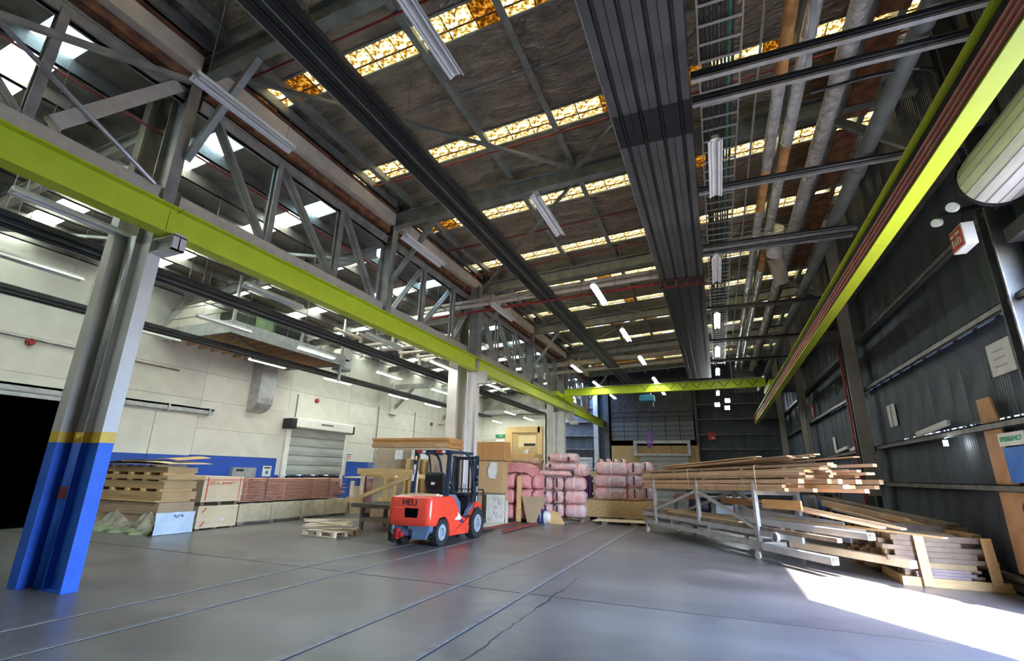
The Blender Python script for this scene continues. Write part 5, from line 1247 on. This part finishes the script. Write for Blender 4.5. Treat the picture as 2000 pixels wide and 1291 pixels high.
# mast and forks
for s in (-1, 1):
    x = .34*s
    fp('mast_channel', MB().box(x-.04,x+.04,2.02,2.04,.08,2.05).box(x-.04*s-.006,x-.04*s+.006,2.02,2.16,.08,2.05).box(x-.04,x+.04,2.14,2.16,.08,2.05), m_fnavy)
    fp('inner_mast', MB().box(x-.10*s-.02,x-.10*s+.02,2.05,2.14,.12,2.0), m_black)
    fp('lift_cylinder', MB().tube((x-.02*s,1.97,.2),(x-.02*s,1.97,1.9),.03,10), m_black); fp('cylinder_rod', MB().tube((x-.02*s,1.97,1.5),(x-.02*s,1.97,1.98),.016,8), m_chrome)
    fp('tilt_cylinder', MB().tube((x*.9,1.30,.55),(x*.9,2.0,.75),.03,8), m_black)
    fp('fork', MB().box(x*.8-.06,x*.8+.06,2.28,2.34,.04,.60).prism([(2.28,.04),(3.42,.045),(3.42,.055),(2.34,.09),(2.28,.09)],'x',x*.8-.06,x*.8+.06), m_black)
    fp('backrest_upright', MB().bar((.50*s,2.24,.20),(.50*s,2.24,1.16),.03,.03), m_black)
fp('white_mast_marks', MB().box(.385,.388,2.05,2.09,1.35,1.50).box(.385,.388,2.05,2.09,1.10,1.25).box(.385,.388,2.05,2.09,.85,1.0).box(.385,.388,2.05,2.09,1.72,1.80), m_paper)
fp('mast_crossbar', MB().box(-.34,.34,2.10,2.16,1.94,2.03), m_black); fp('mast_crossbar', MB().box(-.34,.34,2.0,2.1,.10,.22), m_black); fp('mast_crossbar', MB().box(-.34,.34,2.02,2.08,1.0,1.08), m_black)
fp('carriage', MB().box(-.48,.48,2.18,2.24,.14,.22).box(-.48,.48,2.18,2.24,.48,.56).box(-.3,.3,2.16,2.22,.2,.5), m_black)
fp('backrest_rail', MB().bar((-.5,2.24,1.16),(.5,2.24,1.16),.03,.03).bar((-.5,2.24,.72),(.5,2.24,.72),.02,.02).bar((-.17,2.24,.5),(-.17,2.24,1.16),.02,.02).bar((.17,2.24,.5),(.17,2.24,1.16),.02,.02), m_black)
fp('lift_chain', MB().box(-.12,-.09,2.08,2.12,.5,1.95).box(.09,.12,2.08,2.12,.5,1.95), m_slot)
fp('mirror', MB().tube((.40,1.95,1.42),(.40,1.99,1.42),.06,14), m_black)
fp('front_lamp', MB().tube((-.40,1.80,1.85),(-.40,1.88,1.85),.05,12), m_black)
for i, (x0, x1, y, z, rz) in enumerate(((-.52,.44,-.12,1.072,.04),(-.40,.50,.02,1.072,-.03),(-.48,.40,.14,1.074,.05),(-.40,.46,-.02,1.098,-.08))):
    a = Vector((-6.5+x0,10.3+y-rz,z)); b = Vector((-6.5+x1,10.3+y+rz,z+(.0 if i < 3 else .004)))
    solo('loose_lath', MB().bar(a,b,.10,.022), m_pale if i%2 else m_ply, f"pale timber lath lying on the forklift counterweight, {['rear','middle','front','top'][i]} one", 'board')

# ================================================================== TIMBER TROLLEY
C0 = Vector((-2.15,16.12,0)); AZ = math.atan2(-.8254,.5646)
def T(t, s, z): return (t, s, z)
tr = root('timber_trolley', C0, 'long grey steel trolley on castors carrying timber', 'trolley', None, AZ)
def tp_(n_, mb, m, lab=None, bevel=0): return part(n_, mb, m, tr, lab, False, True, bevel)
W2 = 1.05
for s in (0, W2):
    tp_('side_rail', MB().bar((-.1,s,.30),(5.1,s,.30),.06,.11), m_galv)
    for t in (.62,2.85,5.0): tp_('upright', MB().bar((t,s,.27 if t != 2.85 else .5),(t,s,1.50),.08,.08), m_galv)
    for t in (.62,2.85,5.0): tp_('upright_tip', MB().bar((t,s,1.5),(t-.04,s,1.58),.05,.03), m_galv)
    tp_('diagonal', MB().bar((2.85,s,1.28),(5.0,s,.58),.06,.07), m_galv); tp_('diagonal', MB().bar((2.85,s,1.28),(.65,s,.68),.06,.07), m_galv)
    tp_('deck_rail', MB().bar((-.2,s,.52),(6.2,s,.52),.05,.10), m_galv)
    tp_('low_post', MB().bar((1.5,s,.24),(1.5,s,.5),.05,.05), m_galv); tp_('low_post', MB().bar((3.2,s,.20),(3.2,s,.5),.05,.05), m_galv)
for t in (.62,2.85,5.0): tp_('cross_bearer', MB().bar((t,0,1.21+.02*t),(t,W2,1.21+.02*t),.07,.08), m_galv)
for t in (0,1.5,3.2,5.0): tp_('deck_bearer', MB().bar((t,0,.44),(t,W2,.44),.05,.06), m_galv)
tp_('end_beam', MB().bar((-.1,0,.30),(-.1,W2,.30),.06,.11), m_galv); tp_('end_beam', MB().bar((5.1,0,.30),(5.1,W2,.30),.06,.11), m_galv)
for t in (.05,4.9):
    for s in (0, W2):
        tp_('castor_fork', MB().box(t-.03,t+.03,s-.035,s-.025,.06,.22).box(t-.03,t+.03,s+.025,s+.035,.06,.22).box(t-.04,t+.04,s-.04,s+.04,.22,.25), m_galv)
        tp_('castor_wheel', MB().tube((t,s-.022,.075),(t,s+.022,.075),.075,16), m_white)
# load: strapped bundle
ld = root('timber_bundle', C0+Vector((0,0,.045)), 'strapped bundle of long sawn timber on top of the trolley', 'timber stack', None, AZ)
ld.rotation_euler = (0,-.02,AZ)
rl = random.Random(31); zz = 1.205
layers = [(.07,'b'),(.07,'b'),(.012,'g'),(.085,'b'),(.022,'g'),(.05,'b'),(.05,'b'),(.045,'b'),(.03,'b'),(.022,'g'),(.06,'b')]
for h, kd in layers:
    if kd == 'b':
        s = -.02; 
        while s < W2:
            wd = rl.choice((.10,.14,.19)); wd = min(wd, W2+.04-s)
            t0 = -.15+rl.uniform(-.08,.25); t1 = 6.6+rl.uniform(-1.0,.75)
            if rl.random() < .25: t1 -= 1.0
            part('sawn_board', MB().bar((t0,s+wd/2,zz+h/2),(t1,s+wd/2,zz+h/2),wd-.006,h-.004), rl.choice(m_tim), ld, local=True)
            s += wd
            if wd < .05: break
    else:
        for t in (.4,1.8,3.2,4.7,6.0): part('spacer', MB().bar((t,-.02,zz+h/2),(t,W2,zz+h/2),.06,h-.002), m_tim[2], ld, local=True)
    zz += h
TOPZ = zz
for t in (2.55,5.15): part('strap', MB().bar((t,-.035,1.2),(t,-.035,TOPZ+.005),.02,.006,up=(0,1,0)).bar((t,-.03,TOPZ+.006),(t,W2+.03,TOPZ+.006),.02,.004), m_pale, ld, local=True)
for t in (3.0,4.0): pass
# loose boards on top, rising slightly to the right
for i in range(14):
    lvl, c_ = divmod(i, 5); s = .12+c_*.20+.05*lvl
    t0 = rl.choice((.0,.6,1.2,1.6)); L_ = rl.uniform(3.6,5.2); z0 = TOPZ+.075+.02*t0+lvl*.036
    q = solo('loose_board', MB().bar((t0,s,z0),(t0+L_,s+.02,z0+.02*L_+.10),.14,.022), rl.choice(m_tim), f"thin loose board on the trolley load, {['lowest','middle','top'][lvl]} layer, {ORD[c_]} from the front", 'board', 'loose boards on the trolley load')
    q.matrix_world = Matrix.Translation(C0) @ Matrix.Rotation(AZ,4,'Z') @ Matrix.Translation(q.location)
def loc_solo(name, mb, m, lab, cat, grp=None):
    q = solo(name, mb, m, lab, cat, grp); q.matrix_world = Matrix.Translation(C0) @ Matrix.Rotation(AZ,4,'Z') @ Matrix.Translation(q.location); return q
loc_solo('sagging_board', MB().bar((4.6,.2,1.16),(7.4,.5,.86),.16,.03), m_tim[1], 'pink brown board sagging down from under the right end of the bundle, front one', 'board')
loc_solo('sagging_board', MB().bar((4.9,.45,1.15),(7.6,.7,.86),.12,.03), m_tim[2], 'light board sagging down from under the right end of the bundle, rear one', 'board')
loc_solo('orange_offcut', MB().bar((5.1,.1,1.10),(6.1,.15,1.12),.04,.18), m_tim[0] if False else m_mdf3, 'orange board offcut under the bundle beside the right upright', 'board')
loc_solo('red_offcut', MB().bar((.9,.5,1.08),(1.9,.5,1.08),.04,.12), m_redb, 'red brown offcut under the left part of the bundle', 'board')
loc_solo('orange_offcut', MB().bar((2.95,.6,1.06),(4.2,.6,1.06),.04,.14), m_mdf3, 'orange board offcut under the middle of the bundle', 'board')
0 and loc_solo('clear_film_scrap', MB().add([(4.9,.1,TOPZ+.2),(5.5,.15,TOPZ+.17),(5.7,.4,TOPZ+.23),(5.2,.5,TOPZ+.27),(4.8,.3,TOPZ+.24)],[(0,1,2,3,4)]), m_wrapw, 'crumpled clear film scrap on the timber load', 'film')
# lower deck lumber
for i in range(9):
    s = .05+i*.115; t0 = -.5+rl.uniform(-.2,.5); t1 = 5.4+rl.uniform(-.8,1.8)
    loc_solo('deck_timber', MB().bar((t0,s,.61),(t1,s,.61),.10,.07), rl.choice((m_grey_t,m_mauve_t,m_grey_t)), f'long weathered timber on the lower trolley deck, {ORD[i]} from the front', 'timber', 'timbers on the lower trolley deck')
for i in range(5):
    s = .1+i*.2; t0 = rl.uniform(-.3,1.5); t1 = t0+rl.uniform(2.0,3.5)
    loc_solo('deck_board', MB().bar((t0,s,.665),(t1,s,.665),.12,.03), m_pale if i%2 else m_tim[2], f'pale board on the weathered lower deck timbers, {ORD[i]} from the front', 'board', 'pale boards on the lower trolley deck')
def chan(t0, t1, s, z, w_, h, m): return MB().bar((t0,s-w_/2,z),(t1,s-w_/2,z),.008,h).bar((t0,s+w_/2,z),(t1,s+w_/2,z),.008,h).bar((t0,s,z+h/2),(t1,s,z+h/2),w_,.008).bar((t0,s,z-h/2),(t1,s,z-h/2),w_,.008)
m_alu = mat('bright_aluminium', (.62,.62,.62), (.5,.5,.5), rough=.35, metal=.5)
loc_solo('aluminium_section', chan(4.2,7.4,.25,.72,.14,.10,0), m_alu, 'open ended aluminium box section on the lower deck, front one', 'metal section')
loc_solo('aluminium_section', chan(4.6,7.1,.55,.74,.16,.12,0), m_alu, 'open ended aluminium box section on the lower deck, rear one', 'metal section')
loc_solo('aluminium_plate', MB().bar((3.4,.85,.80),(6.3,.85,.74),.02,.22), m_alu, 'grey metal plate standing along the back of the lower deck', 'metal section')
loc_solo('aluminium_section', chan(5.2,6.9,-.05,.28,.14,.12,0), m_alu, 'open ended box section projecting low from the trolley end', 'metal section')
loc_solo('long_beam', MB().bar((5.2,.6,.33),(7.6,.75,.33),.16,.12), m_pale, 'pale square beam projecting low from the trolley end', 'timber')
loc_solo('yellow_board', MB().bar((5.0,.5,.81),(8.3,.6,.81),.10,.02), m_pine, 'thin yellow board projecting right from the lower deck', 'board')
loc_solo('tyre_ring', MB().ring((5.55,-.06,.50),'y',.075,.095,.07,20), m_alu, 'round metal ring hanging on the trolley side', 'ring')
# second frame and clutter behind the trolley
t2 = root('steel_rack', (.6,16.2,0), 'dark steel A frame rack behind the timber trolley', 'rack')
for x in (-.8,.6,1.9):
    part('leg', MB().bar((x,16.0,0),(x,16.2,1.25),.07,.07), m_col_dk, t2); part('leg', MB().bar((x,17.3,0),(x,16.6,1.25),.07,.07), m_col_dk, t2)
part('rail', MB().box(-.9,2.0,16.1,16.3,1.16,1.24).box(-.9,2.0,16.0,16.1,.35,.42), m_col_dk, t2); part('brace', MB().bar((.0,16.1,1.1),(1.9,16.1,.2),.06,.06), m_col_dk, t2)
dt = root('work_table', (-.4,21.5,0), 'pale table with dark bags far behind the timber trolley', 'table')
part('table_top', MB().box(-1.8,1.2,21,22,.85,.90), m_girt, dt)
for x in (-1.7,1.1):
    for y in (21.1,21.9): part('leg', MB().box(x-.03,x+.03,y-.03,y+.03,0,.85), m_col_dk, dt)
part('bag', blob(-1.2,-.4,21.1,21.7,.25,.85,300,.05), m_black, dt, smooth=True); part('tub', MB().box(-.2,.5,21.1,21.6,.3,.6), m_wrapw, dt)
sh = root('shelf_rack', (3.2,19.2,0), 'cluttered steel shelving with small boxes by the right wall', 'shelving')
for x in (2.3,3.55):
    for y in (19.0,19.6): part('upright', MB().box(x-.03,x+.03,y-.03,y+.03,0,1.25), m_girt, sh)
for z in (.1,.5,.9,1.22): part('shelf', MB().box(2.3,3.55,19,19.6,z,z+.03), m_girt, sh)
rs3 = random.Random(6)
for z in (.13,.53,.93):
    x = 2.36
    while x < 3.4:
        w_ = rs3.uniform(.08,.2); part('stored_item', MB().box(x,x+w_,19.05,19.4,z,z+rs3.uniform(.12,.3)), rs3.choice((m_pine,m_paper,m_slot,m_cream_p,m_bluebin,m_mdf2)), sh); x += w_+rs3.uniform(.01,.05)
for i in range(6):
    solo('standing_sheet', MB().box(2.35+i*.18,2.41+i*.18,17.2,18.0,0,1.15-.05*i), rs3.choice((m_girt,m_galv,m_slot,m_bluebin,m_mdf2)), f'narrow sheet stood on edge beside the right wall column, {ORD[i]} from the left', 'sheet', 'sheets on edge beside the wall column')

# ================================================================== LUMBER by the right wall
pl = root('long_pallet', (3.35,10.9,0), 'pine skid under the offcut stack nearest the sunlit floor', 'pallet')
part('front_runner', MB().box(2.62,4.02,10.44,10.54,.0,.13), m_pine, pl); part('rear_runner', MB().box(2.62,4.02,11.5,11.6,0,.13), m_pine, pl); part('side_runner', MB().box(2.64,2.74,10.54,11.5,.0,.13), m_pine, pl)
for i, (x, dx, lab) in enumerate(((2.95,-.09,'left'),(3.82,-.12,'right'))):
    solo('stake', MB().bar((x,10.405,.01),(x+dx*.3,10.405,.77),.13,.035,up=(0,1,0)), m_pine, f'yellow pine stake nailed upright on the skid front, {lab} one', 'stake')
rt = random.Random(77)
GL = 'offcuts stacked on the skid'
zc = .135
for lay in range(9):
    h = rt.choice((.05,.075,.09)) if lay > 2 else .045
    y = 10.46; nrow = 0
    while y < 11.5:
        d = rt.choice((.09,.14,.19)) if lay > 2 else .14
        x0 = 2.50+rt.uniform(-.08,.12)-(0 if lay < 7 else .0); x1 = 3.85-.05*max(0,lay-4)+rt.uniform(-.25,.12)
        if lay < 3: x0 += .25; x1 -= .2
        m = rt.choice((m_mauve_t,m_tim[3],m_mauve_t)) if lay < 3 else rt.choice((m_grey_t,m_grey_t,m_tim[3],mat('olive_timber',(.40,.29,.15),(.30,.21,.10),rough=.8,scale=3)))
        solo('timber_offcut', MB().box(x0,x1,y,y+d-.008,zc,zc+h-.004), m, f'short timber offcut on the pine skid, {ORD[lay]} layer up, {ORD[nrow]} from the front', 'timber', GL); nrow += 1
        y += d
    zc += h
TZ = zc
# longer stacks behind, ends facing left
GB = 'timbers stacked along the corrugated wall'
for bi, (yb, xb, nl) in enumerate(((11.7,2.55,8),(12.9,2.62,8),(14.1,2.75,8),(15.3,2.9,7))):
    z = .0
    for lay in range(nl):
        h = rt.choice((.07,.09,.1)); y = yb; nc = 0
        while y < yb+1.1:
            d = rt.choice((.13,.17,.22)); x0 = xb+rt.uniform(-.16,.22)+.04*lay; x1 = 3.98+rt.uniform(-.3,0)
            solo('stacked_timber', MB().box(x0,x1,y,y+d-.01,z,z+h-.005), rt.choice((m_tim[0],m_tim[3],m_tim[3],m_grey_t,m_mauve_t)), f'rough timber in the {ORD[bi]} heap along the corrugated wall, {ORD[lay]} layer, {ORD[nc]} from the front', 'timber', GB)
            y += d; nc += 1
        z += h
for i, (p, q, wd, h, m, lab) in enumerate((((2.6,16.4,1.12),(3.75,11.4,.86),.25,.09,m_grey_t,'wide dark beam lying lengthwise on top of the wall stack'),
        ((2.5,15.6,1.02),(3.35,12.3,.84),.12,.14,m_tim[1],'pinkish beam lying lengthwise beside the wide dark beam'),
        ((3.1,12.9,.90),(3.9,11.0,.74),.16,.06,m_pine,'golden board lying lengthwise at the near end of the wall stack'),
        ((2.9,11.9,.80),(3.95,11.4,.80),.20,.10,m_grey_t,'short grey beam under the golden board'),
        ((2.55,14.6,.93),(3.1,12.3,.79),.10,.05,m_tim[2],'light board lying lengthwise on the left edge of the wall stack'))):
    solo('long_beam', MB().bar(p,q,wd,h), m, lab, 'timber')
for i, (p, q) in enumerate((((4.15,9.3,.20),(4.12,12.4,.2)),((4.1,9.2,.1),(4.0,12.0,.1)))):
    solo('dark_batten', MB().bar(p,q,.12,.07), m_slot if i else m_grey_t, f"dark batten lying along the foot of the corrugated wall, {'upper' if i==0 else 'lower'} one", 'timber')
# outside ground seen only as bounce
struct('ground_outside', MB().box(4.6,60,-60,60,-.13,-.01).box(-60,4.6,-60,-4.3,-.13,-.01), m_cloud, 'asphalt outside the doorway')
